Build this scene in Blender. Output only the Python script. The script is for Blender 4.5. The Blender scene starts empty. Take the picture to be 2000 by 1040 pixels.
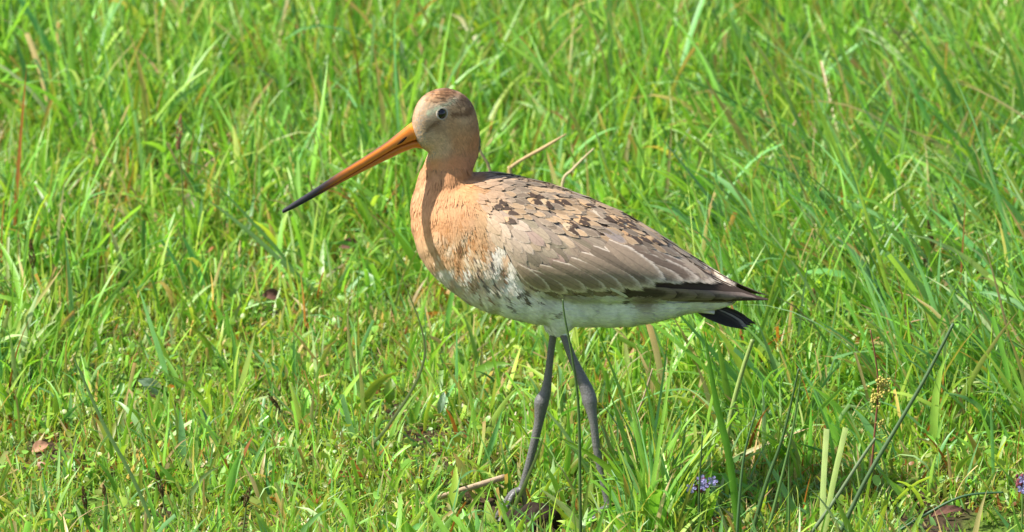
import bpy, bmesh, math, random
import numpy as np
from mathutils import Vector, Matrix
from mathutils.bvhtree import BVHTree

random.seed(7)
rng = np.random.default_rng(11)
scene = bpy.context.scene
COL = scene.collection
R = math.radians

# ------------------------------------------------------------------ camera
TILT = R(14.5); DIST = 7.5; PX = 0.85 / 2000.0
ct, st = math.cos(TILT), math.sin(TILT)
TZ = (985 - 520) * PX / ct
CAM = np.array([0.0, -DIST * ct, TZ + DIST * st])
RIGHT = np.array([1.0, 0, 0]); UP = np.array([0, st, ct]); FWD = np.array([0, ct, -st])
cd = bpy.data.cameras.new("camera"); cam = bpy.data.objects.new("camera", cd); COL.objects.link(cam)
cam.location = CAM.tolist(); cam.rotation_euler = (math.pi / 2 - TILT, 0, 0)
cd.sensor_width = 36; cd.lens = 36 * DIST / 0.85
cd.clip_start = 0.1; cd.clip_end = 3000
cd.dof.use_dof = True; cd.dof.focus_distance = DIST - 0.03; cd.dof.aperture_fstop = 15
scene.camera = cam

# ------------------------------------------------------------------ light
SUN_ELEV = R(50); SUN_AZ = R(-102)          # azimuth of the sun seen from above: -90 is straight left, -180 is behind the camera
sd = Vector((math.sin(SUN_AZ) * math.cos(SUN_ELEV), math.cos(SUN_AZ) * math.cos(SUN_ELEV), math.sin(SUN_ELEV)))
w = bpy.data.worlds.new("World"); scene.world = w; w.use_nodes = True
nt = w.node_tree; bg = nt.nodes["Background"]; sky = nt.nodes.new("ShaderNodeTexSky")
sky.sky_type = 'NISHITA'; sky.sun_disc = False; sky.sun_elevation = SUN_ELEV; sky.sun_rotation = SUN_AZ
sky.air_density = 1.0; sky.dust_density = 1.5
nt.links.new(sky.outputs[0], bg.inputs[0]); bg.inputs[1].default_value = 0.105
ld = bpy.data.lights.new("sun", 'SUN'); lo = bpy.data.objects.new("sun", ld); COL.objects.link(lo)
ld.energy = 5.0; ld.angle = R(0.6); ld.color = (1.0, 0.955, 0.88)
lo.rotation_euler = sd.to_track_quat('Z', 'Y').to_euler(); lo.location = (sd * 20)
scene.view_settings.view_transform = 'Standard'; scene.view_settings.look = 'None'
scene.view_settings.gamma = 1; scene.view_settings.exposure = 0.86
scene.cycles.max_bounces = 8; scene.cycles.transparent_max_bounces = 24; scene.cycles.transmission_bounces = 5; scene.cycles.diffuse_bounces = 4
scene.cycles.use_denoising = True
scene.cycles.caustics_reflective = False; scene.cycles.caustics_refractive = False

# ------------------------------------------------------------------ helpers: picture <-> place
def W(px, py, y=0.0):
    r = FWD * DIST + RIGHT * (px - 1000) * PX + UP * (520 - py) * PX
    k = (y - CAM[1]) / r[1]
    return CAM + r * k
def G(px, py, z=0.0):
    r = FWD * DIST + RIGHT * (px - 1000) * PX + UP * (520 - py) * PX
    k = (z - CAM[2]) / r[2]
    return CAM + r * k
def proj(P):
    P = np.asarray(P, float); d = P - CAM
    f = d @ FWD
    return 1000 + (d @ RIGHT) / f * DIST / PX, 520 - (d @ UP) / f * DIST / PX
def ss(a, b, x):
    t = np.clip((np.asarray(x, float) - a) / (b - a), 0, 1); return t * t * (3 - 2 * t)
def vnoise(x, y, seed=0, s=1.0):
    x = np.asarray(x, float) * s; y = np.asarray(y, float) * s
    xi = np.floor(x).astype(int); yi = np.floor(y).astype(int); fx = x - xi; fy = y - yi
    fx = fx * fx * (3 - 2 * fx); fy = fy * fy * (3 - 2 * fy)
    def h(i, j):
        v = np.sin(i * 127.1 + j * 311.7 + seed * 74.7) * 43758.5453
        return v - np.floor(v)
    return (h(xi, yi) * (1 - fx) + h(xi + 1, yi) * fx) * (1 - fy) + (h(xi, yi + 1) * (1 - fx) + h(xi + 1, yi + 1) * fx) * fy

def tag(o, label=None, cat=None, group=None, kind=None):
    if label: o['label'] = label
    if cat: o['category'] = cat
    if group: o['group'] = group
    if kind: o['kind'] = kind
    return o
def empty(name, loc):
    o = bpy.data.objects.new(name, None); COL.objects.link(o); o.location = tuple(float(c) for c in loc)
    o.empty_display_size = 0.02
    return o
def mesh_np(name, V, Q, mats, attrs=None, uv=None, parent=None, smooth=True, org=None, mi=None):
    """V (n,3) world, Q (m,4) or list of faces; attrs {name:(n,3)} colours; uv (n,2) per vertex"""
    V = np.asarray(V, np.float32)
    if parent is not None:
        base = np.array(world_loc(parent)); 
    elif org is not None: base = np.asarray(org, float)
    else: base = np.zeros(3)
    V = V - base.astype(np.float32)
    me = bpy.data.meshes.new(name)
    if isinstance(Q, np.ndarray) and Q.ndim == 2:
        n, k = Q.shape
        me.vertices.add(len(V)); me.vertices.foreach_set("co", V.ravel())
        me.loops.add(n * k); me.loops.foreach_set("vertex_index", Q.ravel().astype(np.int32))
        me.polygons.add(n); me.polygons.foreach_set("loop_start", (np.arange(n) * k).astype(np.int32))
        me.polygons.foreach_set("loop_total", np.full(n, k, np.int32))
        me.update(calc_edges=True)
    else:
        me.from_pydata([tuple(v) for v in V.tolist()], [], [tuple(int(i) for i in f) for f in Q])
    if attrs:
        for an, av in attrs.items():
            a = me.color_attributes.new(an, 'FLOAT_COLOR', 'POINT')
            c = np.ones((len(V), 4), np.float32); c[:, :3] = av
            a.data.foreach_set("color", c.ravel())
    if uv is not None:
        ul = me.uv_layers.new(name="UVMap")
        li = np.empty(len(me.loops), np.int32); me.loops.foreach_get("vertex_index", li)
        ul.data.foreach_set("uv", np.asarray(uv, np.float32)[li].ravel())
    for m in (mats if isinstance(mats, (list, tuple)) else [mats]): me.materials.append(m)
    if mi is not None: me.polygons.foreach_set("material_index", np.asarray(mi, np.int32))
    if smooth: me.polygons.foreach_set("use_smooth", np.ones(len(me.polygons), bool))
    me.update()
    o = bpy.data.objects.new(name, me); COL.objects.link(o)
    if parent is not None: o.parent = parent
    else: o.location = tuple(float(c) for c in base)
    return o
def world_loc(o):
    l = np.array(o.location)
    while o.parent: o = o.parent; l = l + np.array(o.location)
    return l

# ------------------------------------------------------------------ materials
def newmat(name):
    m = bpy.data.materials.new(name); m.use_nodes = True
    n = m.node_tree.nodes; l = m.node_tree.links
    return m, n, l, n["Principled BSDF"], n["Material Output"]
def mth(n, l, op, a, b=None, c=None, clamp=False):
    x = n.new("ShaderNodeMath"); x.operation = op; x.use_clamp = clamp
    for i, v in enumerate((a, b, c)):
        if v is None: continue
        if isinstance(v, (int, float)): x.inputs[i].default_value = v
        else: l.new(v, x.inputs[i])
    return x.outputs[0]
def sstep(n, l, v, a, b):
    x = n.new("ShaderNodeMapRange"); x.interpolation_type = 'SMOOTHSTEP'
    l.new(v, x.inputs[0]); x.inputs[1].default_value = a; x.inputs[2].default_value = b
    if a > b:
        x.inputs[1].default_value = b; x.inputs[2].default_value = a; x.inputs[3].default_value = 1; x.inputs[4].default_value = 0
    return x.outputs[0]
def mixc(n, l, f, a, b, mode='MIX'):
    x = n.new("ShaderNodeMix"); x.data_type = 'RGBA'; x.blend_type = mode
    for i, v in ((0, f), (6, a), (7, b)):
        if isinstance(v, (int, float)): x.inputs[i].default_value = v
        elif isinstance(v, tuple): x.inputs[i].default_value = (*v, 1)
        else: l.new(v, x.inputs[i])
    return x.outputs[2]
def attr(n, name):
    a = n.new("ShaderNodeAttribute"); a.attribute_name = name; return a

def grass_material(name, transl=0.46, rough=0.42, spec=0.6):
    m, n, l, p, out = newmat(name)
    c = attr(n, "col"); uvn = n.new("ShaderNodeUVMap"); sep = n.new("ShaderNodeSeparateXYZ"); l.new(uvn.outputs[0], sep.inputs[0])
    # veins that run along the blade
    cmb = n.new("ShaderNodeCombineXYZ")
    l.new(mth(n, l, 'MULTIPLY', sep.outputs[0], 9.0), cmb.inputs[0]); l.new(mth(n, l, 'MULTIPLY', sep.outputs[1], 1.6), cmb.inputs[1])
    nz = n.new("ShaderNodeTexNoise"); nz.inputs["Scale"].default_value = 1.0; nz.inputs["Detail"].default_value = 2
    l.new(cmb.outputs[0], nz.inputs["Vector"])
    g = n.new("ShaderNodeNewGeometry"); nz2 = n.new("ShaderNodeTexNoise"); nz2.inputs["Scale"].default_value = 60; l.new(g.outputs[0], nz2.inputs["Vector"])
    fac = mth(n, l, 'ADD', mth(n, l, 'MULTIPLY', nz.outputs[0], 0.55), mth(n, l, 'ADD', mth(n, l, 'MULTIPLY', nz2.outputs[0], 0.5), 0.48))
    mul = n.new("ShaderNodeVectorMath"); mul.operation = 'SCALE'; l.new(c.outputs[0], mul.inputs[0]); l.new(fac, mul.inputs[3])
    l.new(mul.outputs[0], p.inputs["Base Color"])
    p.inputs["Roughness"].default_value = rough; p.inputs["Specular IOR Level"].default_value = spec
    tr = n.new("ShaderNodeBsdfTranslucent")
    tc = mixc(n, l, 1.0, mul.outputs[0], (1.25, 1.15, 0.6), 'MULTIPLY'); l.new(tc, tr.inputs[0])
    mx = n.new("ShaderNodeMixShader"); mx.inputs[0].default_value = transl
    l.new(p.outputs[0], mx.inputs[1]); l.new(tr.outputs[0], mx.inputs[2]); l.new(mx.outputs[0], out.inputs[0])
    return m
M_GRASS = grass_material("blade_green")
M_STEM = grass_material("stem_green", 0.12, 0.45, 0.4)
M_DRY = grass_material("dry_straw", 0.15, 0.7, 0.2)

def soil_material():
    m, n, l, p, out = newmat("soil_and_moss")
    g = n.new("ShaderNodeNewGeometry")
    a = n.new("ShaderNodeTexNoise"); a.inputs["Scale"].default_value = 7; a.inputs["Detail"].default_value = 8; l.new(g.outputs[0], a.inputs[0])
    b = n.new("ShaderNodeTexNoise"); b.inputs["Scale"].default_value = 160; b.inputs["Detail"].default_value = 6; l.new(g.outputs[0], b.inputs[0])
    v = n.new("ShaderNodeTexVoronoi"); v.inputs["Scale"].default_value = 130; l.new(g.outputs[0], v.inputs[0])
    c1 = mixc(n, l, b.outputs[0], (0.028, 0.018, 0.010), (0.085, 0.058, 0.032))
    c2 = mixc(n, l, b.outputs[0], (0.045, 0.085, 0.012), (0.12, 0.19, 0.025))
    cc = mixc(n, l, sstep(n, l, a.outputs[0], 0.46, 0.58), c1, c2)
    l.new(cc, p.inputs["Base Color"]); p.inputs["Roughness"].default_value = 0.95; p.inputs["Specular IOR Level"].default_value = 0.15
    bp = n.new("ShaderNodeBump"); bp.inputs["Strength"].default_value = 0.9; bp.inputs["Distance"].default_value = 0.004
    l.new(mth(n, l, 'ADD', b.outputs[0], v.outputs[0]), bp.inputs["Height"]); l.new(bp.outputs[0], p.inputs["Normal"])
    return m
M_SOIL = soil_material()

def feather_material(name, soft=0.0):
    m, n, l, p, out = newmat(name)
    c = attr(n, "col"); f = attr(n, "fringe"); pt = attr(n, "pattern")
    sp = n.new("ShaderNodeSeparateXYZ"); l.new(pt.outputs[1], sp.inputs[0])
    uvn = n.new("ShaderNodeUVMap"); s = n.new("ShaderNodeSeparateXYZ"); l.new(uvn.outputs[0], s.inputs[0])
    u = s.outputs[0]; v = mth(n, l, 'ABSOLUTE', s.outputs[1])
    g = n.new("ShaderNodeNewGeometry")
    nz = n.new("ShaderNodeTexNoise"); nz.inputs["Scale"].default_value = 330; nz.inputs["Detail"].default_value = 3; l.new(g.outputs[0], nz.inputs[0])
    j = mth(n, l, 'MULTIPLY', mth(n, l, 'SUBTRACT', nz.outputs[0], 0.5), 0.30)
    rim = mth(n, l, 'POWER', mth(n, l, 'ADD', mth(n, l, 'POWER', v, 3.0), mth(n, l, 'POWER', u, 5.0)), 0.3333)
    e = mth(n, l, 'ADD', rim, mth(n, l, 'MULTIPLY', j, 0.6))
    fr = mth(n, l, 'MULTIPLY', sstep(n, l, e, 0.66, 0.90), sp.outputs[0], clamp=True)
    k1 = mixc(n, l, fr, c.outputs[0], f.outputs[0])
    vj = mth(n, l, 'ADD', v, j); uj = mth(n, l, 'ADD', u, j)
    nb = n.new("ShaderNodeTexNoise"); nb.inputs["Scale"].default_value = 300; nb.inputs["Detail"].default_value = 1; l.new(g.outputs[0], nb.inputs[0])
    jb = mth(n, l, 'MULTIPLY', mth(n, l, 'SUBTRACT', nb.outputs[0], 0.5), 1.5)
    vb = mth(n, l, 'ADD', v, jb); ub = mth(n, l, 'ADD', u, mth(n, l, 'MULTIPLY', jb, 0.4))
    bl = mth(n, l, 'MULTIPLY', sstep(n, l, vb, 0.88, 0.66), sstep(n, l, ub, 0.26, 0.40))
    bl = mth(n, l, 'MULTIPLY', bl, sp.outputs[1], clamp=True)
    k2 = mixc(n, l, bl, k1, (0.068, 0.044, 0.030))
    ba = mth(n, l, 'MULTIPLY', sstep(n, l, uj, 0.45, 0.58), sstep(n, l, uj, 0.86, 0.74))
    ba = mth(n, l, 'MULTIPLY', ba, sp.outputs[2], clamp=True)
    k3 = mixc(n, l, ba, k2, (0.13, 0.062, 0.03))
    # barbs slanting off the shaft, and the shaft itself
    cb_ = n.new("ShaderNodeCombineXYZ"); l.new(mth(n, l, 'MULTIPLY', mth(n, l, 'SUBTRACT', u, mth(n, l, 'MULTIPLY', v, 0.45)), 22.0), cb_.inputs[0])
    l.new(mth(n, l, 'MULTIPLY', s.outputs[1], 1.3), cb_.inputs[1]); l.new(mth(n, l, 'MULTIPLY', sp.outputs[0], 37.0), cb_.inputs[2])
    nb2 = n.new("ShaderNodeTexNoise"); nb2.inputs["Scale"].default_value = 1.0; nb2.inputs["Detail"].default_value = 3; l.new(cb_.outputs[0], nb2.inputs[0])
    brt = mth(n, l, 'ADD', mth(n, l, 'MULTIPLY', nb2.outputs[0], 0.46), mth(n, l, 'ADD', mth(n, l, 'MULTIPLY', nz.outputs[0], 0.34), 0.60))
    sh = mth(n, l, 'MULTIPLY', sstep(n, l, v, 0.09, 0.02), 0.22)
    brt = mth(n, l, 'SUBTRACT', brt, sh)
    mul = n.new("ShaderNodeVectorMath"); mul.operation = 'SCALE'; l.new(k3, mul.inputs[0]); l.new(brt, mul.inputs[3])
    l.new(mul.outputs[0], p.inputs["Base Color"])
    p.inputs["Roughness"].default_value = 0.62; p.inputs["Specular IOR Level"].default_value = 0.22
    p.inputs["Sheen Weight"].default_value = 0.03; p.inputs["Sheen Roughness"].default_value = 0.5
    bp = n.new("ShaderNodeBump"); bp.inputs["Strength"].default_value = 0.35; bp.inputs["Distance"].default_value = 0.0006
    l.new(nz.outputs[0], bp.inputs["Height"]); l.new(bp.outputs[0], p.inputs["Normal"])
    if soft:
        ea = mth(n, l, 'ADD', rim, mth(n, l, 'MULTIPLY', mth(n, l, 'SUBTRACT', nb2.outputs[0], 0.5), 0.45))
        l.new(sstep(n, l, ea, 1.0, soft), p.inputs["Alpha"])
    return m
M_FEATHER = feather_material("feather_vane"); M_SOFT = feather_material("soft_feather_vane", 0.72); M_FRAY = feather_material("frayed_feather_vane", 0.88)
def skin_material():
    m, n, l, p, out = newmat("down_under_feathers")
    c = attr(n, "col"); l.new(c.outputs[0], p.inputs["Base Color"]); p.inputs["Roughness"].default_value = 0.9
    p.inputs["Specular IOR Level"].default_value = 0.1
    return m
M_SKIN = skin_material()
def leg_material():
    m, n, l, p, out = newmat("grey_leg_scales")
    g = n.new("ShaderNodeNewGeometry")
    v = n.new("ShaderNodeTexVoronoi"); v.inputs["Scale"].default_value = 640; l.new(g.outputs[0], v.inputs[0])
    nz = n.new("ShaderNodeTexNoise"); nz.inputs["Scale"].default_value = 240; nz.inputs["Detail"].default_value = 4; l.new(g.outputs[0], nz.inputs[0])
    k = mixc(n, l, v.outputs[0], (0.175, 0.172, 0.170), (0.055, 0.054, 0.053))
    k = mixc(n, l, nz.outputs[0], k, (0.12, 0.113, 0.105)); l.new(k, p.inputs["Base Color"])
    p.inputs["Roughness"].default_value = 0.42; p.inputs["Specular IOR Level"].default_value = 0.5
    bp = n.new("ShaderNodeBump"); bp.inputs["Strength"].default_value = 0.5; bp.inputs["Distance"].default_value = 0.0005; bp.invert = True
    l.new(v.outputs[0], bp.inputs["Height"]); l.new(bp.outputs[0], p.inputs["Normal"])
    return m
M_LEG = leg_material()
def bill_material():
    m, n, l, p, out = newmat("bill_horn")
    c = attr(n, "col"); g = n.new("ShaderNodeNewGeometry")
    nz = n.new("ShaderNodeTexNoise"); nz.inputs["Scale"].default_value = 260; nz.inputs["Detail"].default_value = 4; l.new(g.outputs[0], nz.inputs[0])
    mul = n.new("ShaderNodeVectorMath"); mul.operation = 'SCALE'; l.new(c.outputs[0], mul.inputs[0])
    l.new(mth(n, l, 'ADD', mth(n, l, 'MULTIPLY', nz.outputs[0], 0.5), 0.72), mul.inputs[3])
    l.new(mul.outputs[0], p.inputs["Base Color"]); p.inputs["Roughness"].default_value = 0.42
    p.inputs["Subsurface Weight"].default_value = 0.0
    bp = n.new("ShaderNodeBump"); bp.inputs["Strength"].default_value = 0.25; bp.inputs["Distance"].default_value = 0.0005
    l.new(nz.outputs[0], bp.inputs["Height"]); l.new(bp.outputs[0], p.inputs["Normal"])
    return m
M_BILL = bill_material()
def plain(name, col, rough=0.6, spec=0.4, nscale=200, amp=0.4, bump=0.3):
    m, n, l, p, out = newmat(name)
    g = n.new("ShaderNodeNewGeometry"); nz = n.new("ShaderNodeTexNoise"); nz.inputs["Scale"].default_value = nscale; nz.inputs["Detail"].default_value = 5
    l.new(g.outputs[0], nz.inputs[0])
    lo_ = tuple(c * (1 - amp) for c in col); hi_ = tuple(min(1, c * (1 + amp)) for c in col)
    l.new(mixc(n, l, nz.outputs[0], lo_, hi_), p.inputs["Base Color"])
    p.inputs["Roughness"].default_value = rough; p.inputs["Specular IOR Level"].default_value = spec
    bp = n.new("ShaderNodeBump"); bp.inputs["Strength"].default_value = bump; bp.inputs["Distance"].default_value = 0.001
    l.new(nz.outputs[0], bp.inputs["Height"]); l.new(bp.outputs[0], p.inputs["Normal"])
    return m
M_EYE = plain("dark_eye", (0.006, 0.005, 0.005), 0.07, 0.6, 100, 0.1, 0.0)
M_RING = plain("pale_eyelid", (0.50, 0.44, 0.36), 0.8, 0.2, 500, 0.15, 0.3)
M_NOSTRIL = plain("nostril_slot", (0.02, 0.01, 0.006), 0.8, 0.1)
M_STICK = plain("dead_stick", (0.44, 0.32, 0.21), 0.85, 0.2, 180, 0.6, 0.9)
M_DEAD = plain("dead_leaf_brown", (0.12, 0.055, 0.035), 0.8, 0.3, 160, 0.5, 0.5)
M_SEED = plain("brown_seed_head", (0.10, 0.062, 0.022), 0.8, 0.2, 400, 0.7, 0.8)
M_SORREL = plain("yellow_green_seeds", (0.42, 0.36, 0.08), 0.7, 0.3, 300, 0.5, 0.5)
M_PETAL = plain("violet_petal", (0.38, 0.33, 0.64), 0.6, 0.3, 300, 0.3, 0.2)
M_CALYX = plain("maroon_calyx", (0.16, 0.035, 0.05), 0.7, 0.3, 300, 0.4, 0.4)

# ------------------------------------------------------------------ ground
def gh(x, y):
    x = np.asarray(x, float); y = np.asarray(y, float)
    h = 0.014 * (vnoise(x, y, 3, 5.0) - 0.5) + 0.007 * (vnoise(x, y, 5, 15) - 0.5)
    for hx, hy, hr, hd in HOLLOWS:
        h = h - hd * np.exp(-((x - hx) ** 2 + ((y - hy) / 1.5) ** 2) / hr ** 2)
    return h
def hol(px, py, r, d):
    g = G(px, py); return (g[0], g[1], r, d)
HOLLOWS = [hol(1030, 1000, 0.045, 0.018), hol(1025, 1045, 0.045, 0.012), hol(1690, 735, 0.022, 0.008), hol(1850, 1015, 0.05, 0.008), hol(1960, 1030, 0.05, 0.01),
           hol(830, 850, 0.03, 0.006), hol(190, 985, 0.03, 0.006), hol(1920, 640, 0.03, 0.006)]
def graded(lo, hi, step, far):
    a = list(np.arange(lo, hi + 1e-6, step)); s = step
    b = hi
    while b < far: s *= 1.45; b += s; a.append(b)
    s = step; b = lo
    while b > -far: s *= 1.45; b -= s; a.insert(0, b)
    return np.array(a)
gx = graded(-1.0, 1.0, 0.012, 1400); gy = graded(-0.9, 2.4, 0.014, 1400)
XX, YY = np.meshgrid(gx, gy)
fade = np.clip(1.6 - np.maximum(np.abs(XX), np.abs(YY - 0.7)) / 2.5, 0, 1)
ZZ = gh(XX, YY) * fade
nx, ny = len(gx), len(gy)
ii = (np.arange(ny - 1)[:, None] * nx + np.arange(nx - 1)[None, :]).ravel()
ground = mesh_np("ground", np.stack([XX.ravel(), YY.ravel(), ZZ.ravel()], 1), np.stack([ii, ii + 1, ii + nx + 1, ii + nx], 1), M_SOIL)
tag(ground, "dark meadow soil with moss under the grass", "ground", kind='structure')

# ------------------------------------------------------------------ grass
PAL = {'fresh': (0.215, 0.442, 0.054), 'blue': (0.170, 0.375, 0.110), 'yellow': (0.335, 0.500, 0.062), 'olive': (0.260, 0.335, 0.055),
       'straw': (0.560, 0.450, 0.200), 'rust': (0.330, 0.130, 0.035), 'dark': (0.07, 0.19, 0.022), 'pale': (0.42, 0.58, 0.23)}
KEYS = list(PAL); PALA = np.array([PAL[k] for k in KEYS])

def blades(P, L, Wd, az, phi0, curv, seg, cb, ctp, cols3=True, cut=None, face=None, wave=0.0):
    """P (n,3) roots; cb/ctp (n,3) colours at root and tip. Returns V,Q,attr,uv"""
    n = len(P); rows = seg + 1; nc = 3 if cols3 else 2
    u = np.linspace(0, 1, rows)
    cutv = np.zeros(n) if cut is None else cut
    phi = phi0[:, None] + curv[:, None] * (u[None, :] ** 1.4)
    azr = az[:, None] + wave * np.sin(u[None, :] * 3.0 + P[:, :1] * 900)
    dl = (L / seg)[:, None]
    ph = 0.5 * (phi[:, 1:] + phi[:, :-1]); aa = 0.5 * (azr[:, 1:] + azr[:, :-1])
    T = np.stack([np.sin(ph) * np.cos(aa), np.sin(ph) * np.sin(aa), np.cos(ph)], -1)
    C = np.concatenate([np.zeros((n, 1, 3)), np.cumsum(T * dl[..., None], 1)], 1) + P[:, None, :]
    Tn = np.concatenate([T[:, :1], T], 1)
    fa = rng.uniform(0, 2 * np.pi, n) if face is None else face
    r = np.stack([np.cos(fa), np.sin(fa), np.zeros(n)], -1)[:, None, :] + 0 * Tn
    r = r - Tn * np.sum(r * Tn, -1, keepdims=True)
    r /= np.linalg.norm(r, axis=-1, keepdims=True) + 1e-9
    N = np.cross(Tn, r)
    prof = np.minimum(1, 0.55 + u * 1.8) * (1 - np.maximum(0, (u - 0.35) / 0.65) ** 1.7)
    prof = prof[None, :] * (1 - cutv[:, None]) + cutv[:, None] * np.minimum(1, 0.6 + u * 1.5)[None, :] * (1 - 0.25 * u[None, :])
    hw = 0.5 * Wd[:, None] * np.maximum(prof, 0.02)
    if nc == 3:
        off = np.array([-1, 0, 1.0]); lift = np.array([0.28, 0, 0.28])
    else:
        off = np.array([-1, 1.0]); lift = np.array([0, 0.0])
    V = C[:, :, None, :] + r[:, :, None, :] * (hw[:, :, None] * off)[..., None] + N[:, :, None, :] * (hw[:, :, None] * lift)[..., None]
    per = rows * nc
    q = []
    for i in range(seg):
        for j in range(nc - 1):
            a = i * nc + j; q.append((a, a + 1, a + nc + 1, a + nc))
    q = np.array(q)
    Q = (np.arange(n)[:, None, None] * per + q[None]).reshape(-1, 4)
    k = (u ** 1.5)[None, :, None, None]
    colr = cb[:, None, None, :] * (1 - k) + ctp[:, None, None, :] * k
    # roots are whitish and pale
    base = np.clip(1 - u / 0.16, 0, 1)[None, :, None, None] * 0.35
    colr = colr * (1 - base) + np.array([0.30, 0.33, 0.12]) * base
    colr = np.broadcast_to(colr, (n, rows, nc, 3)).copy()
    uv = np.zeros((n, rows, nc, 2)); uv[..., 0] = (off * 0.5 + 0.5)[None, None, :] + rng.uniform(0, 40, n)[:, None, None]
    uv[..., 1] = (u[None, :] * (L / 0.02)[:, None])[:, :, None]
    return V.reshape(-1, 3), Q, colr.reshape(-1, 3), uv.reshape(-1, 2)

def pick_colors(n, x, y, probs_fn):
    pr = probs_fn(x, y)                     # (n,K)
    pr = pr / pr.sum(1, keepdims=True); cs = np.cumsum(pr, 1)
    k = (rng.uniform(0, 1, n)[:, None] > cs).sum(1).clip(0, len(KEYS) - 1)
    c = PALA[k] * rng.uniform(0.7, 1.3, (n, 1)) * rng.uniform(0.9, 1.1, (n, 3))
    return c, k
def sheet(x, y):
    """picture coordinates of a root, used to read the meadow's patches in metres"""
    P = np.stack([x, y, 0 * x], 1); return proj(P)
# fields over the meadow (metres): 1 = long lush grass, 0 = short turf
def lush(x, y):
    px, py = sheet(x, y)
    a = ss(520, 250, py + 60 * (vnoise(x, y, 9, 4) - .5) * 2)
    b = ss(1250, 1500, px) * ss(960, 800, py)
    c = ss(260, 60, px) * ss(900, 760, py) * 0.55
    d = 0.35 * ss(1060, 1200, py)
    e_ = .95 * np.exp(-(((px - 1275) / 95) ** 2 + ((py - 1035) / 60) ** 2)); d = np.maximum(d, np.maximum(e_, .6 * np.exp(-(((px - 1010) / 60) ** 2 + ((py - 1075) / 40) ** 2))))
    base = np.maximum(np.maximum(a, b), np.maximum(c, d))
    base = base + .38 * ss(.50, .72, vnoise(x, y, 70, 8.0)) * (py < 1010) * (1 - .65 * ss(560, 640, py) * ss(1150, 1000, px))
    return np.clip(base * (0.65 + 0.7 * vnoise(x, y, 21, 9)), 0, 1)
def thin(x, y):
    t = np.ones_like(x)
    for hx, hy, hr, hd in HOLLOWS:
        t = t * (1 - 0.93 * np.exp(-((x - hx) ** 2 + ((y - hy) / 1.6) ** 2) / (hr * 0.75) ** 2))
    return t

CLEAR = [(*G(px, py)[:2], rx, f) for px, py, rx, f in ((905,962,.045,.8),(1042,1000,.026,.92),(1180,990,.024,.9),(293,765,.022,.8),(840,850,.03,.6),(1690,738,.022,.9),(1850,1010,.045,.8),(1960,1020,.04,.7),(1375,965,.03,.9),(762,790,.02,.6),(530,585,.015,.8),(682,488,.015,.7),(545,800,.02,.6),(90,885,.03,.7),(318,985,.02,.7),(190,1000,.02,.7),(482,1000,.012,.7),(700,700,.04,.4),(450,690,.05,.4))]
def cleared(x, y, reach=0.13):
    t = np.ones_like(x)
    for cx, cy, r, f in CLEAR:
        yy = np.where(y > cy, (y - cy) / .03, (cy - y) / reach)
        t = t * (1 - f * np.exp(-(((x - cx) / r) ** 2 + yy ** 2) ** 1.5))
    return t
def scatter(n, x0, x1, y0, y1):
    return rng.uniform(x0, x1, n), rng.uniform(y0, y1, n)
def inner(x, y, m=0.0):
    """keeps full density where the camera looks, thins beyond it"""
    d = np.maximum(np.abs(x) - 0.62, 0) + np.maximum(y - 2.05, 0) + np.maximum(-0.75 - y, 0)
    return np.clip(1 - d * 1.5, 0.18, 1)
def K(**kw): 
    v = np.zeros(len(KEYS)); 
    for k_, a in kw.items(): v[KEYS.index(k_)] = a
    return v
def scatter2(n, share=0.74):
    n = int(n * 1.18)
    k = int(n * share)
    x = np.concatenate([rng.uniform(-0.64, 0.64, k), rng.uniform(-1.5, 1.5, n - k)])
    y = np.concatenate([rng.uniform(-0.62, 2.1, k), rng.uniform(-1.0, 3.2, n - k)])
    return x, y
TUFTS = [(1004,984,.007,12),(1026,975,.005,6),(1190,1030,.012,6),(1236,1010,.012,20),(1255,1005,.035,90),(1320,1040,.02,20),(960,1030,.03,30)]
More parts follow.
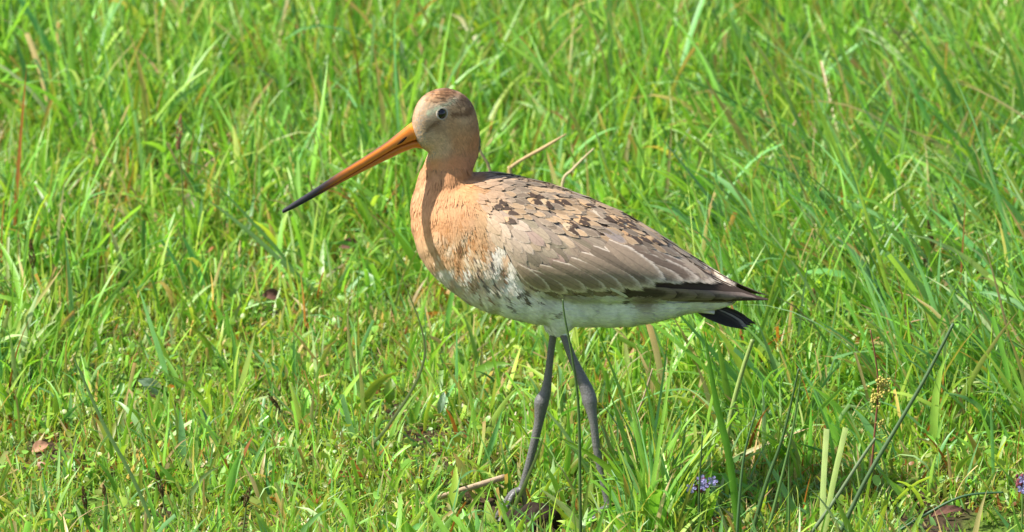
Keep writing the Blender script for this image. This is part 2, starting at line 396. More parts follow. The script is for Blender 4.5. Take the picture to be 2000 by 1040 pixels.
def build_layer(name, label, n, hfun, wfun, dens, probs, seg, c3, mat, lean, curv, tipdry=0.1, cutp=0.1, leanfield=None, groups=0, wave=0.2):
    x, y = scatter2(n); n = len(x)
    if groups:
        gxy = rng.integers(0, groups, n); cx, cy = scatter2(groups); gxy = rng.integers(0, len(cx), n)
        sp = rng.gamma(1.6, 0.006, n); an = rng.uniform(0, 2 * np.pi, n)
        x = cx[gxy] + sp * np.cos(an); y = cy[gxy] + sp * np.sin(an)
    keep = rng.uniform(0, 1, n) < dens(x, y) * thin(x, y) * (cleared(x, y) if seg > 3 else cleared(x, y) ** .6)
    # keep the bird's own volume free of blades that would pierce it
    x, y = x[keep], y[keep]; n = len(x)
    if seg > 3:
        for tx, ty, tr, tn in TUFTS:
            g = G(tx, ty); x = np.append(x, g[0] + rng.normal(0, tr, tn)); y = np.append(y, g[1] + rng.normal(0, tr * .8, tn))
        n = len(x)
    L = hfun(x, y, n) * (0.35 + 0.65 * cleared(x, y)); Wd = wfun(L, n)
    az = rng.uniform(0, 2 * np.pi, n); p0 = np.abs(rng.normal(0, lean, n))
    if leanfield is not None:
        la, lw = leanfield(x, y)
        dx = np.cos(az) * (1 - lw) + np.cos(la) * lw * 1.6; dy = np.sin(az) * (1 - lw) + np.sin(la) * lw * 1.6
        az = np.arctan2(dy, dx); p0 = p0 + lw * 0.35
    cv = np.abs(rng.normal(0, curv, n)) * rng.uniform(0.2, 1.6, n)
    c, k = pick_colors(n, x, y, probs)
    tp = c * rng.uniform(0.85, 1.25, (n, 1))
    dr = rng.uniform(0, 1, n) < tipdry
    tp[dr] = (PALA[KEYS.index('straw')] * 0.5 + PALA[KEYS.index('rust')] * rng.uniform(0, 1, (dr.sum(), 1)))
    cut = (rng.uniform(0, 1, n) < cutp).astype(float)
    P = np.stack([x, y, gh(x, y) - 0.003], 1)
    V, Q, C, UV = blades(P, L, Wd, az, p0, cv, seg, c, tp, c3, cut, wave=wave)
    o = mesh_np(name, V, Q, mat, {"col": C}, UV)
    tag(o, label, "grass", kind='stuff')
    return o
def P_low(x, y):
    l_ = lush(x, y)[:, None]; nzv = vnoise(x, y, 33, 10)[:, None]
    return (K(fresh=.30, blue=.08, yellow=.28, olive=.2, straw=.16, rust=.05, pale=.16) * (1 - l_) + K(fresh=.5, blue=.15, yellow=.14, olive=.12, straw=.12, rust=.04, dark=.12) * l_) + K(straw=.12, rust=.06, olive=.1) * (nzv > .62) * (1 - l_)
def P_mid(x, y):
    l_ = lush(x, y)[:, None]
    return K(fresh=.4, blue=.14, yellow=.26, olive=.12, straw=.09, rust=.02, pale=.10) * (1 - l_) + K(fresh=.6, blue=.2, yellow=.16, olive=.05, straw=.03, rust=.012, pale=.05) * l_
def P_long(x, y):
    px, py = sheet(x, y); r_ = (ss(1300, 1600, px) * ss(200, 420, py))[:, None]
    return K(fresh=.62, blue=.12, yellow=.20, straw=.02, rust=.012, pale=.06, dark=.03) * (1 - r_) + K(fresh=.4, blue=.42, yellow=.1, straw=.03, rust=.01, pale=.08) * r_
build_layer("turf", "short fine turf of mixed green and straw blades at the foot of the meadow", 300000,
            lambda x, y, n: rng.uniform(0.010, 0.036, n) * (0.8 + 0.5 * lush(x, y)), lambda L, n: rng.gamma(4, 1 / 4, n) * 0.0017 + .0004,
            lambda x, y: 0.95 + 0 * x, P_low, 3, False, M_GRASS, 0.85, 0.9, 0.12, 0.1)
build_layer("meadow_grass", "medium green grass blades leaning all ways across the meadow", 105000,
            lambda x, y, n: rng.gamma(6, 1 / 6, n) * (0.030 + 0.036 * lush(x, y)), lambda L, n: rng.gamma(5, 1 / 5, n) * 0.0026 + .0005,
            lambda x, y: (0.55 + 0.45 * lush(x, y)) * np.clip(.3 + 1.35 * vnoise(x, y, 60, 26), 0, 1), P_mid, 5, True, M_GRASS, 0.50, 1.0, 0.10, 0.15, groups=14000)
def lf(x, y):
    px, py = sheet(x, y)
    right = ss(1300, 1500, px) * ss(100, 300, py)
    la = np.where(px > 1200, math.pi * 0.97, math.pi * (0.9 + 0 * px))
    return la, 0.12 + 0.45 * right
build_layer("tall_grass", "tall broad bright green grass blades standing over the turf", 30000,
            lambda x, y, n: rng.gamma(9, 1 / 9, n) * (0.045 + 0.055 * lush(x, y)), lambda L, n: rng.gamma(7, 1 / 7, n) * 0.0042 + .0006,
            lambda x, y: (0.14 + 0.86 * lush(x, y) ** 1.3) * np.clip(.25 + 1.4 * vnoise(x, y, 61, 16), 0, 1), P_long, 8, True, M_GRASS, 0.32, 1.15, 0.10, 0.12, leanfield=lf, groups=5500, wave=0.25)

# small round leaves among the turf
def leaf_patch(n):
    x, y = scatter(n, -1.2, 1.2, -0.8, 2.0)
    keep = rng.uniform(0, 1, n) < (1 - lush(x, y)) * thin(x, y) * (vnoise(x, y, 50, 9) > .45) * inner(x, y); x, y = x[keep], y[keep]; n = len(x)
    a = np.linspace(0, 2 * np.pi, 9)[:-1]
    ring = np.stack([np.cos(a), np.sin(a) * (0.62 + .1 * np.cos(a)), 0.12 * np.cos(2 * a)], 1)
    loc = np.concatenate([[[0, 0, -0.08]], ring]) 
    s = rng.gamma(4, 1 / 4, n) * 0.0024 + .0006
    az = rng.uniform(0, 2 * np.pi, n); t1 = rng.normal(0, 0.5, n); t2 = rng.normal(0, 0.5, n)
    ca, sa = np.cos(az), np.sin(az)
    E1 = np.stack([ca * np.cos(t1), sa * np.cos(t1), np.sin(t1)], 1); up = np.stack([np.sin(t2) * sa, -np.sin(t2) * ca, np.cos(t2)], 1)
    E2 = np.cross(up, E1); E2 /= np.linalg.norm(E2, axis=1, keepdims=True); E3 = np.cross(E1, E2)
    P = np.stack([x, y, gh(x, y) + rng.uniform(0.004, 0.022, n)], 1)
    V = P[:, None, :] + s[:, None, None] * (loc[None, :, :1] * E1[:, None] + loc[None, :, 1:2] * E2[:, None] + loc[None, :, 2:] * E3[:, None])
    q = np.array([(0, 1 + 2 * i, 2 + 2 * i, 1 + (2 * i + 2) % 8) for i in range(4)])
    Q = (np.arange(n)[:, None, None] * 9 + q[None]).reshape(-1, 4)
    c = PALA[[KEYS.index('fresh'), KEYS.index('olive'), KEYS.index('yellow'), KEYS.index('rust')]][rng.choice(4, n, p=[.5, .25, .2, .05])] * rng.uniform(.7, 1.2, (n, 1))
    uv = np.zeros((n, 9, 2)); uv[..., 0] = loc[:, 0]; uv[..., 1] = rng.uniform(0, 9, n)[:, None]
    o = mesh_np("ground_leaves", V.reshape(-1, 3), Q, M_GRASS, {"col": np.repeat(c, 9, 0)}, uv.reshape(-1, 2))
    tag(o, "tiny round green leaves creeping between the short turf", "leaves", kind='stuff')
leaf_patch(60000)

# ------------------------------------------------------------------ the bird: body sections (photo pixels, half width in metres)
SEC = [  # front/lower point A, back/upper point B, half width
 (821,286, 804,248, .0070),(826,290, 807,228, .0105),(831,292, 813,208, .0135),(835,294, 826,190, .0158),(838,297, 846,178, .0168),
 (839,300, 870,173, .0172),(838,303, 896,180, .0170),(835,307, 917,196, .0163),(832,313, 929,220, .0157),(829,321, 935,250, .0155),
 (825,332, 937,278, .0165),(820,346, 934,302, .0185),(814,363, 926,324, .0215),(808,386, 920,342, .025),(804,412, 938,344, .030),
 (806,446, 962,343, .036),(814,478, 996,347, .0405),(834,514, 1036,355, .044),(864,548, 1080,367, .0465),(900,577, 1126,383, .0475),
 (946,599, 1174,402, .0475),(1000,616, 1220,423, .0465),(1060,627, 1262,447, .0445),(1130,631, 1302,474, .040),(1200,632, 1342,502, .035),
 (1265,627, 1374,526, .028),(1318,612, 1402,548, .020),(1362,606, 1424,568, .0135),(1398,602, 1440,584, .007)]
HEAD_TURN = math.tan(R(32)); HX = W(875, 250)[0]
def turn(V, full=False):
    V = np.array(V, float); one = V.ndim == 1
    V = np.atleast_2d(V)
    px, py = proj(np.stack([V[:, 0], 0 * V[:, 1], V[:, 2]], 1))
    k = ss(345, 285, py) * (px < 1000) if not full else 1.0
    dy = k * HEAD_TURN * (V[:, 0] - HX)
    V[:, 1] += dy; V[:, 2] -= dy * st / ct
    return V[0] if one else V
def catmull(A, m):
    A = np.asarray(A, float); n = len(A); t = np.linspace(0, n - 1, m); i = np.clip(t.astype(int), 0, n - 2); f = (t - i)[:, None]
    p0 = A[np.maximum(i - 1, 0)]; p1 = A[i]; p2 = A[i + 1]; p3 = A[np.minimum(i + 2, n - 1)]
    return 0.5 * (2 * p1 + (p2 - p0) * f + (2 * p0 - 5 * p1 + 4 * p2 - p3) * f ** 2 + (3 * p1 - p0 - 3 * p2 + p3) * f ** 3)
def ring_quads(rows, k):
    q = []
    for i in range(rows - 1):
        for j in range(k): q.append((i * k + j, i * k + (j + 1) % k, (i + 1) * k + (j + 1) % k, (i + 1) * k + j))
    return q
def torso():
    S = catmull(SEC, 170); k = 72; V = []
    for ax, ay, bx, by, hw in S:
        A = W(ax, ay); B = W(bx, by); c = (A + B) / 2; h = (B - A) / 2
        for j in range(k):
            a = 2 * math.pi * j / k; ca, sa = math.cos(a), math.sin(a)
            e = 0.92
            p = c + h * (abs(ca) ** e * (1 if ca > 0 else -1)); p = p + np.array([0, -1, 0]) * hw * (abs(sa) ** e * (1 if sa > 0 else -1)) * (1 - 0.06 * ca)
            V.append(p)
    V = turn(np.array(V)); F = ring_quads(len(S), k)
    F += [tuple(range(k))[::-1], tuple((len(S) - 1) * k + j for j in range(k))]
    return V.tolist(), F
def tube(pts, rad, k=12, cap=True):
    """tube along 3d points, radius per point (or (r_side, r_depth))"""
    pts = np.asarray(pts, float); V = []; n = len(pts)
    for i in range(n):
        t = pts[min(i + 1, n - 1)] - pts[max(i - 1, 0)]; t /= np.linalg.norm(t)
        ref = np.array([0, 1, 0]) if abs(t[1]) < 0.9 else np.array([1, 0, 0])
        a = np.cross(t, ref); a /= np.linalg.norm(a); b = np.cross(t, a)
        r = rad[i]; r1, r2 = (r, r) if np.isscalar(r) else r
        for j in range(k):
            th = 2 * math.pi * j / k; V.append(pts[i] + a * r1 * math.cos(th) + b * r2 * math.sin(th))
    F = ring_quads(n, k)
    if cap: F += [tuple(range(k))[::-1], tuple((n - 1) * k + j for j in range(k))]
    return V, F
def tube_s(pts, rad, k=12, m=None):
    P = catmull(pts, m or len(pts) * 5); Rr = catmull(np.asarray(rad, float).reshape(len(pts), -1), m or len(pts) * 5)
    return tube(P, [float(r[0]) if len(r) == 1 else (float(r[0]), float(r[1])) for r in Rr], k)
def merge(parts):
    V = []; F = []
    for v, f in parts:
        b = len(V); V += [tuple(float(c) for c in p) for p in v]; F += [tuple(i + b for i in g) for g in f]
    return V, F
YN, YF = -0.016, 0.016       # near and far leg
def leg(pts, y0, y1, toes_dir):
    n = len(pts); P = [W(px, py, y0 + (y1 - y0) * min(1, i / (n - 1))) for i, (px, py, r) in enumerate(pts)]
    parts = [tube_s(P, [r * PX for _, _, r in pts], 14, 70)]
    f = np.array(P[-1]); gz = float(gh(f[0], f[1])) + 0.003
    for (ang, ln) in toes_dir:
        d = np.array([math.cos(ang), math.sin(ang), 0])
        tp = [f, f + d * ln * 0.2 + np.array([0, 0, -0.001]), np.array([*(f + d * ln * 0.6)[:2], gz]), np.array([*(f + d * ln)[:2], gz - 0.001])]
        parts.append(tube_s(tp, [.0030, .0027, .0023, .0012], 10, 18))
    return parts
# far leg (left in the picture) and near leg
LEG_F = [(1092,560,16),(1088,610,15),(1083,640,9),(1077,680,7.5),(1071,730,8.0),(1066,765,11),(1058,785,15),(1056,800,13),(1053,822,10),(1047,850,9.0),(1036,895,8.2),(1024,940,8),(1018,962,9)]
LEG_N = [(1088,560,16),(1092,610,17),(1097,640,10),(1106,668,8.5),(1118,700,9.0),(1134,735,11),(1147,765,14),(1152,785,15),(1155,802,11),(1160,830,8.5),(1166,880,8.0),(1176,930,7.6),(1186,975,8),(1190,996,9)]
foot_f = G(1018, 966, 0.004); foot_n = G(1190, 1000, 0.004)
legs = leg(LEG_F, 0.012, foot_f[1], [(math.pi * 1.0, .040), (math.pi * 1.2, .042), (math.pi * 0.8, .036), (0.1, .010)]) + \
       leg(LEG_N, -0.014, foot_n[1], [(math.pi * 1.0, .040), (math.pi * 1.18, .042), (math.pi * 0.8, .036), (0.0, .010)])
thigh = [tube_s([W(1110,560,-.014), W(1100,600,-.02), W(1094,634,-.016), W(1091,654,-.014)], [.022, .017, .010, .0045], 14, 30),
         tube_s([W(1100,560,.014), W(1092,605,.018), W(1084,636,.014), W(1080,654,.013)], [.020, .015, .010, .0045], 14, 30)]

def remesh(V, F, vox, sm=3, smf=0.5):
    me = bpy.data.meshes.new("tmp"); me.from_pydata(V, [], F); o = bpy.data.objects.new("tmp", me); COL.objects.link(o)
    bm = bmesh.new(); bm.from_mesh(me); bmesh.ops.recalc_face_normals(bm, faces=bm.faces); bm.to_mesh(me); bm.free()
    r = o.modifiers.new("r", 'REMESH'); r.mode = 'VOXEL'; r.voxel_size = vox
    s = o.modifiers.new("s", 'SMOOTH'); s.iterations = sm; s.factor = smf
    dg = bpy.context.evaluated_depsgraph_get(); ev = o.evaluated_get(dg); m2 = bpy.data.meshes.new_from_object(ev)
    co = np.empty(len(m2.vertices) * 3, np.float32); m2.vertices.foreach_get("co", co); co = co.reshape(-1, 3).astype(float)
    fs = [tuple(p.vertices) for p in m2.polygons]
    bpy.data.objects.remove(o); bpy.data.meshes.remove(me)
    return co, fs, m2

# ---- colour of the plumage over the side view
def C_(r, g, b): return np.array([r, g, b])
CPT = [  # px, py, colour (albedo), weight radius
 (810,215,(.42,.33,.24)),(845,185,(.33,.23,.15)),(880,178,(.27,.175,.115)),(912,200,(.27,.18,.12)),(930,235,(.33,.21,.13)),(840,215,(.50,.41,.31)),
 (900,215,(.42,.31,.21)),(890,240,(.42,.29,.18)),(848,250,(.33,.25,.175)),(835,265,(.44,.37,.29)),(860,280,(.47,.38,.28)),(845,292,(.48,.39,.29)),
 (900,275,(.44,.27,.15)),(925,285,(.42,.22,.11)),(850,320,(.50,.28,.16)),(890,320,(.52,.27,.14)),(920,320,(.42,.21,.11)),(820,360,(.56,.34,.21)),(860,370,(.56,.31,.17)),
 (905,370,(.56,.32,.17)),(812,430,(.60,.36,.22)),(860,430,(.58,.33,.18)),(905,420,(.56,.34,.20)),(935,365,(.42,.27,.16)),(830,490,(.60,.42,.28)),(870,490,(.60,.41,.27)),
 (915,470,(.59,.42,.27)),(940,430,(.51,.36,.23)),(965,450,(.50,.37,.25)),(880,545,(.62,.52,.40)),(920,520,(.63,.50,.36)),(960,500,(.57,.45,.33)),(950,560,(.70,.62,.50)),(992,556,(.78,.74,.67)),
 (930,590,(.70,.66,.58)),(1000,610,(.76,.76,.73)),(1100,610,(.76,.77,.75)),(1200,620,(.76,.77,.74)),(1300,610,(.74,.74,.70)),(1400,605,(.72,.70,.66)),
 (960,350,(.38,.26,.17)),(1050,370,(.34,.25,.175)),(1150,400,(.30,.22,.16)),(1250,440,(.24,.18,.135)),(1350,510,(.20,.15,.115)),(1430,570,(.17,.13,.10)),
 (1000,420,(.38,.29,.21)),(1100,470,(.33,.27,.22)),(1100,560,(.32,.26,.21)),(1200,520,(.28,.22,.175)),(1250,570,(.26,.20,.16))]
CP = np.array([(a, b) for a, b, c in CPT], float); CC = np.array([c for a, b, c in CPT])
def body_color(px, py):
    px = np.atleast_1d(px).astype(float); py = np.atleast_1d(py).astype(float)
    d2 = (px[:, None] - CP[None, :, 0]) ** 2 + (py[:, None] - CP[None, :, 1]) ** 2
    wt = 1 / (d2 + 60) ** 2
    c = (wt @ CC) / wt.sum(1, keepdims=True)
    # dusky line from the bill through the eye, pale brow
    line = np.exp(-((py - (262 - (px - 820) * 0.75)) / 6.0) ** 2) * ss(818, 832, px) * ss(862, 853, px) * .85
    line2 = np.exp(-((py - (221 - (px - 875) * 0.05)) / 6) ** 2) * ss(875, 880, px) * ss(932, 912, px) * 1.0
    c = c * (1 - np.maximum(line, line2)[:, None] * np.array([.60, .68, .74]))
    brow = np.exp(-((py - (226 - (px - 830) * 0.65)) / 8) ** 2) * ss(820, 832, px) * ss(900, 880, px)
    c = c + (C_(.80, .70, .57) - c) * (0.95 * brow)[:, None]
    pale = np.exp(-(((px - 905) / 16) ** 2 + ((py - 203) / 6) ** 2)) * 0.4 + np.exp(-(((px - 905) / 16) ** 2 + ((py - 232) / 8) ** 2)) * 0.35
    c = c + (C_(.60, .50, .38) - c) * pale[:, None]
    return c
# ---- direction of the feathers over the side view (degrees, downwards is positive)
DPT = [(806,240,-75),(812,210,-62),(830,188,-38),(868,174,2),(905,188,38),(926,215,68),(936,260,90),(930,310,110),(835,250,-10),(860,245,35),(850,285,40),(880,265,65),
       (905,240,60),(850,310,95),(880,320,95),(815,370,100),(860,370,88),(905,345,60),(806,430,80),(850,430,82),(900,400,75),(820,490,58),(860,520,55),(900,470,72),(900,570,35),
       (940,520,62),(960,480,55),(950,600,28),(1000,560,52),(1000,615,18),(1060,620,15),(1100,620,10),(1200,625,2),(1300,610,-6),(1380,600,8),
       (945,350,10),(980,360,14),(1060,370,20),(1150,400,24),(1250,450,27),(1350,515,27),(1430,570,24),(940,400,45),(1000,420,38),(960,450,55),(1000,520,58),
       (1060,450,44),(1100,480,46),(1060,560,46),(1120,560,38),(1200,520,37),(1200,460,33),(1300,500,28),(1280,560,20),(1300,582,6),(1450,582,6)]
DP = np.array(DPT, float)
def flow(px, py):
    px = np.atleast_1d(px).astype(float); py = np.atleast_1d(py).astype(float)
    d2 = (px[:, None] - DP[None, :, 0]) ** 2 + (py[:, None] - DP[None, :, 1]) ** 2
    wt = 1 / (d2 + 80) ** 1.6; a = np.radians(DP[:, 2])
    return np.arctan2((wt @ np.sin(a)), (wt @ np.cos(a)))

bird_base = np.array([W(1105, 985, 0)[0], 0.0, 0.0])
bird = empty("wading_bird", bird_base)
tag(bird, "long-billed orange-breasted wading bird standing in the meadow grass, facing left", "bird")
tv, tf = torso()
V, F = merge([(tv, tf)] + thigh + legs)
bv, bf, bm2 = remesh(V, F, 0.00105, 4)
ppx, ppy = proj(np.stack([bv[:, 0], -np.abs(bv[:, 1]), bv[:, 2]], 1))
bcol = body_color(ppx, ppy) * 0.9
def is_leg(P):
    px, py = proj(P); return py > 656
cen = np.array([bv[list(f)].mean(0) for f in bf]); lm = is_leg(cen).astype(int)
body = mesh_np("body", bv, bf, [M_SKIN, M_LEG], {"col": bcol}, parent=bird, mi=lm)

# wing bulges over the body: px/py of upper, lower edge and depth of upper, middle, lower
WS = [(930,395,936,440,.024,.030,.030,.003),(955,378,972,505,.020,.040,.038,.006),(1000,378,1022,566,.018,.0485,.042,.008),(1060,392,1080,582,.018,.052,.044,.009),
      (1130,412,1150,588,.018,.052,.044,.009),(1200,434,1215,588,.017,.048,.041,.008),(1262,462,1275,588,.015,.041,.036,.007),(1330,502,1335,589,.012,.031,.029,.0055),
      (1390,537,1392,589,.010,.022,.022,.004),(1440,562,1446,588,.008,.014,.015,.003),(1480,578,1486,587,.006,.009,.010,.002),(1500,584,1501,586,.005,.006,.007,.001)]
def wing_solid(sgn):
    S = catmull(WS, 90); k = 28; V = []
    for ux, uy, lx, ly, yu, ym, yl, th in S:
        for j in range(k):
            a = 2 * math.pi * j / k; v = math.cos(a); o_ = math.sin(a) * th     # v = 1 top
            t = (1 - v) / 2
            y = yu * (1 - t) * (1 - 2 * t) + 4 * ym * t * (1 - t) + yl * t * (2 * t - 1)
            P = W(ux + (lx - ux) * t, uy + (ly - uy) * t, -y); P = P + np.array([0, -o_, 0]); P[1] *= sgn
            V.append(P)
    F = ring_quads(len(S), k) + [tuple(range(k)), tuple((len(S) - 1) * k + j for j in range(k))]
    return V, F
w1 = wing_solid(1); w2 = wing_solid(-1)
Vc, Fc = merge([(tv, tf)] + thigh + [w1, w2])
cv_, cf_, cm = remesh(Vc, Fc, 0.0016, 14, 0.6)
BV = BVHTree.FromPolygons([tuple(v) for v in cv_.tolist()], cf_)

def surf(px, py):
    """point and normal of the near side of the bird seen at a pixel"""
    r = FWD * DIST + RIGHT * (px - 1000) * PX + UP * (520 - py) * PX; r /= np.linalg.norm(r)
    h = BV.ray_cast(Vector(CAM), Vector(r))
    if h[0] is None:
        h = BV.find_nearest(Vector(W(px, py, -0.01)))
    return np.array(h[0]), np.array(h[1])

class Feathers:
    def __init__(s): s.V = []; s.Q = []; s.uv = []; s.c = []; s.f = []; s.p = []; s.n = 0
    def add(s, p0, d, nrm, L, Wd, c, fr=(.5, .42, .33), pat=(0, 0, 0), l0=0.0002, l1=0.0014, nu=5, nv=3, tip=0.55, wrap=True, cup=0.0, base=0.35, bend=0.0):
        d = d - nrm * np.dot(d, nrm); d = d / (np.linalg.norm(d) + 1e-9); b = np.cross(nrm, d)
        us = np.linspace(0, 1, nu); vs = np.linspace(-1, 1, nv); rag = rng.normal(0, .03, nu) if nv > 3 else None; rg2 = rng.normal(0, .02, nv) if nv > 3 else np.zeros(nv)
        for i, u in enumerate(us):
            rise = base + (1 - base) * min(1, u / 0.35)
            x = max(0, (u - tip) / (1 - tip)); wv = Wd * rise * math.sqrt(max(0.012, 1 - x ** 2.0)) * ((1 + rag[i]) if nv > 3 else 1)
            for jv, v in enumerate(vs):
                P = p0 + d * (L * u * (1 - .10 * v * v * (nv > 3) + rg2[jv])) + b * (wv * 0.5 * v + bend * L * u * u)
                off = l0 + (l1 - l0) * u + cup * (1 - v * v) * Wd
                if wrap:
                    q, n_, _, dist = BV.find_nearest(Vector(P))
                    P = np.array(q) + np.array(n_) * off
                else: P = P + nrm * off
                s.V.append(P); s.uv.append((u, v))
        k = nu * nv; s.c += [c] * k; s.f += [fr] * k; s.p += [pat] * k
        for i in range(nu - 1):
            for j in range(nv - 1):
                a = s.n + i * nv + j; s.Q.append((a, a + 1, a + nv + 1, a + nv))
        s.n += k
    def build(s, name, parent, mirror=False, mat=None):
        V = np.array(s.V); Q = np.array(s.Q)
        if mirror: V[:, 1] *= -1; Q = Q[:, ::-1].copy()
        return mesh_np(name, V, Q, mat or M_FEATHER, {"col": np.array(s.c), "fringe": np.array(s.f), "pattern": np.array(s.p)}, np.array(s.uv), parent=parent)

def dir3(a): return np.array([math.cos(a), 0, -math.sin(a)])

# ---- contour plumage all over head, neck, breast, belly and back
tri = np.array([f for f in cf_ if len(f) == 4]); A_ = cv_[tri[:, 0]]; B_ = cv_[tri[:, 1]]; C4 = cv_[tri[:, 2]]; D4 = cv_[tri[:, 3]]
area = np.linalg.norm(np.cross(C4 - A_, D4 - B_), axis=1); nrmF = np.cross(C4 - A_, D4 - B_); nrmF /= np.linalg.norm(nrmF, axis=1, keepdims=True) + 1e-12
cenF = (A_ + B_ + C4 + D4) / 4
fpx, fpy = proj(np.stack([cenF[:, 0], -np.abs(cenF[:, 1]), cenF[:, 2]], 1))
out_s = np.sign(np.sum(nrmF * (cenF - np.array([0, 0, 0]) - np.stack([cenF[:, 0], 0 * cenF[:, 1], cenF[:, 2]], 1)), axis=1))
def wing_line(px):      # front edge and lower edge of the folded wing
    return np.interp(px, [925, 955, 985, 1008, 1030, 1060, 1100, 1500], [392, 436, 500, 540, 566, 580, 586, 590])
WEYE = ((fpx - 863) ** 2 + (fpy - 222.5) ** 2)
headm = (fpy < 330) & (fpx < 950)
wt = area * np.where(headm, 3.2, 1.0) * (fpy < 652)
wt[(WEYE < 11.0 ** 2)] = 0
inwing = (fpx > 950) & (fpy < wing_line(fpx) - 12) & (fpy > np.interp(fpx, [950, 1080, 1200, 1300, 1440], [390, 405, 440, 490, 565]))
wt[inwing] *= 0.0
wt[(fpx > 1290) & (fpy < 592)] = 0
MARKS = [((884,478),(887,540),3,0),((897,462),(893,522),3.4,1),((911,446),(907,500),4,0),((905,520),(917,566),3.2,1),((921,500),(931,530),3.4,2),((930,528),(948,566),3.4,2),
  ((922,548),(934,592),3.2,1),((948,572),(953,600),3,1),((958,540),(966,575),3.2,2),((974,512),(979,548),4.5,1),((966,588),(970,606),3.5,2),((985,572),(992,604),3,2),((1004,560),(1010,582),3.5,2),
  ((1018,560),(1023,588),7,3),((940,470),(936,505),3.5,0),((925,440),(918,480),3.5,0),((952,490),(958,520),3,2),((875,430),(872,470),2.5,0),((1068,618),(1086,604),3,2),((1172,590),(1184,592),4,2),((1206,588),(1214,590),3.5,2),
  ((905,580),(915,598),2.5,1),((936,604),(942,614),2.5,2),((1040,584),(1058,592),3,2),((903,405),(896,440),3,0),((893,505),(900,548),2.6,0),((860,440),(862,500),2.0,0)]
MCOL = [C_(.50,.27,.13), C_(.27,.15,.08), C_(.13,.105,.09), C_(.07,.045,.02)]
def marks(px, py, c):
    j1 = (vnoise(px, py, 91, .12) - .5) * 7; j2 = (vnoise(px, py, 92, .35) - .5) * 3
    for (a, b, w_, k) in MARKS:
        a = np.array(a, float); b = np.array(b, float); d = b - a; L = np.hypot(*d); d /= L
        u = ((px - a[0]) * d[0] + (py - a[1]) * d[1]) / L; v = np.abs((px - a[0]) * -d[1] + (py - a[1]) * d[0] + j1)
        m = ss(w_ * 1.1, w_ * .35, v + j2) * ss(-.08, .04, u) * ss(1.08, .96, u) * ss(.12, .4, vnoise(px * 1.0, py, 93, .12) + .1)
        c = c * (1 - (.9 * m)[:, None]) + MCOL[k] * (.9 * m)[:, None]
    return c
def back_line(x): return np.interp(x, [930, 960, 1000, 1080, 1440], [350, 378, 392, 408, 570])
NPL = 52000
idx = rng.choice(len(tri), NPL, p=wt / wt.sum())
r1 = rng.uniform(0, 1, NPL)[:, None]; r2 = rng.uniform(0, 1, NPL)[:, None]
PP = (A_[idx] * (1 - r1) + B_[idx] * r1) * (1 - r2) + (D4[idx] * (1 - r1) + C4[idx] * r1) * r2
hp, hq = proj(np.stack([PP[:, 0], -np.abs(PP[:, 1]), PP[:, 2]], 1))
mantle = (hq < back_line(hp)) & (hp > 935)
keepm = ~mantle | (rng.uniform(0, 1, NPL) < .13)
PP = PP[keepm]; hp = hp[keepm]; hq = hq[keepm]; mantle = mantle[keepm]; NPL = len(PP)
colP = body_color(hp, hq)
# orange wash fading in patches into the white of the lower breast
wz = ss(425, 500, hq + .25 * (hp - 880)) * (hp > 845) * (hp < 1040) * ss(700, 560, hq)
wn = vnoise(hp + hq * .3, hq * .32, 94, .13)
colP = colP + (C_(.78, .72, .63) - colP) * (wz * ss(.48, .66, wn) * .75)[:, None]
colP = colP + (C_(.55, .31, .16) - colP) * (wz * ss(.42, .25, wn) * .55 * ss(600, 540, hq))[:, None]
colP = marks(hp, hq, colP); ang = flow(hp, hq)
cn = vnoise(hp, hq, 95, .22); cn2 = vnoise(hp, hq, 96, .06)
plum = Feathers()
for i in range(NPL):
    x, y = hp[i], hq[i]; c = colP[i] * rng.uniform(0.93, 1.07) * (.93 + .14 * cn[i]) * (.96 + .08 * cn2[i]); pat = (0, 0, 0); fr = c
    a = ang[i] + rng.normal(0, 0.09) + (cn2[i] - .5) * .25
    q, n_, _, _ = BV.find_nearest(Vector(PP[i])); n_ = np.array(n_)
    head = y < 330 and x < 950
    if mantle[i]:
        L = rng.uniform(.0085, .0125); Wd = rng.uniform(.0042, .0058)
        fr = C_(.50, .345, .20) * rng.uniform(.85, 1.15); c = C_(.35, .25, .16) * rng.uniform(.6, 1.2)
        pat = (0.9, 0.85 if rng.uniform() < .42 else 0.3, 0)
        plum.add(PP[i], dir3(a), n_, L, Wd, c, fr, pat, 0.0, .0011, 5, 5, 0.5); continue
    if head:
        c = np.minimum(.82, c * C_(1.34, 1.12, .88))
        L = rng.uniform(.0026, .0042); Wd = rng.uniform(.0007, .0012); l1 = .0005
        if y < 300: c = c * (.80 + .40 * vnoise(x, y, 98, .45))
    else: L = rng.uniform(.0055, .0095); Wd = rng.uniform(.0007, .0012); l1 = .0006
    if head and y < 208 + (x - 860) * 0.15 and x > 822:       # streaked crown
        st_ = vnoise(x * .45 - y * .3, y * 1.3 + x * .5, 97, .30)
        c = c * (C_(.60, .52, .46) if st_ > .55 else C_(1.1, 1.02, .95)); L *= 1.3
    if not head: Wd *= 1.35
    if not head and x < 945 and y < 520: c = c * C_(1.02, .89, .72)
    if not head and y > 560: Wd *= 1.3; c = np.minimum(.86, c * 1.08)
    lump = 0 if head else .0016 * vnoise(x, y, 99, .055)
    if not head: l1 = .0005 + .0007 * float(ss(430, 560, y)) * rng.uniform(.2, 1)
    plum.add(PP[i], dir3(a), n_, L, Wd, c, fr, pat, 0.00005 + lump, lump + l1 * rng.uniform(.5, 1.3), 4, 2, 0.3)
plum.build("plumage", body, False, M_FEATHER)

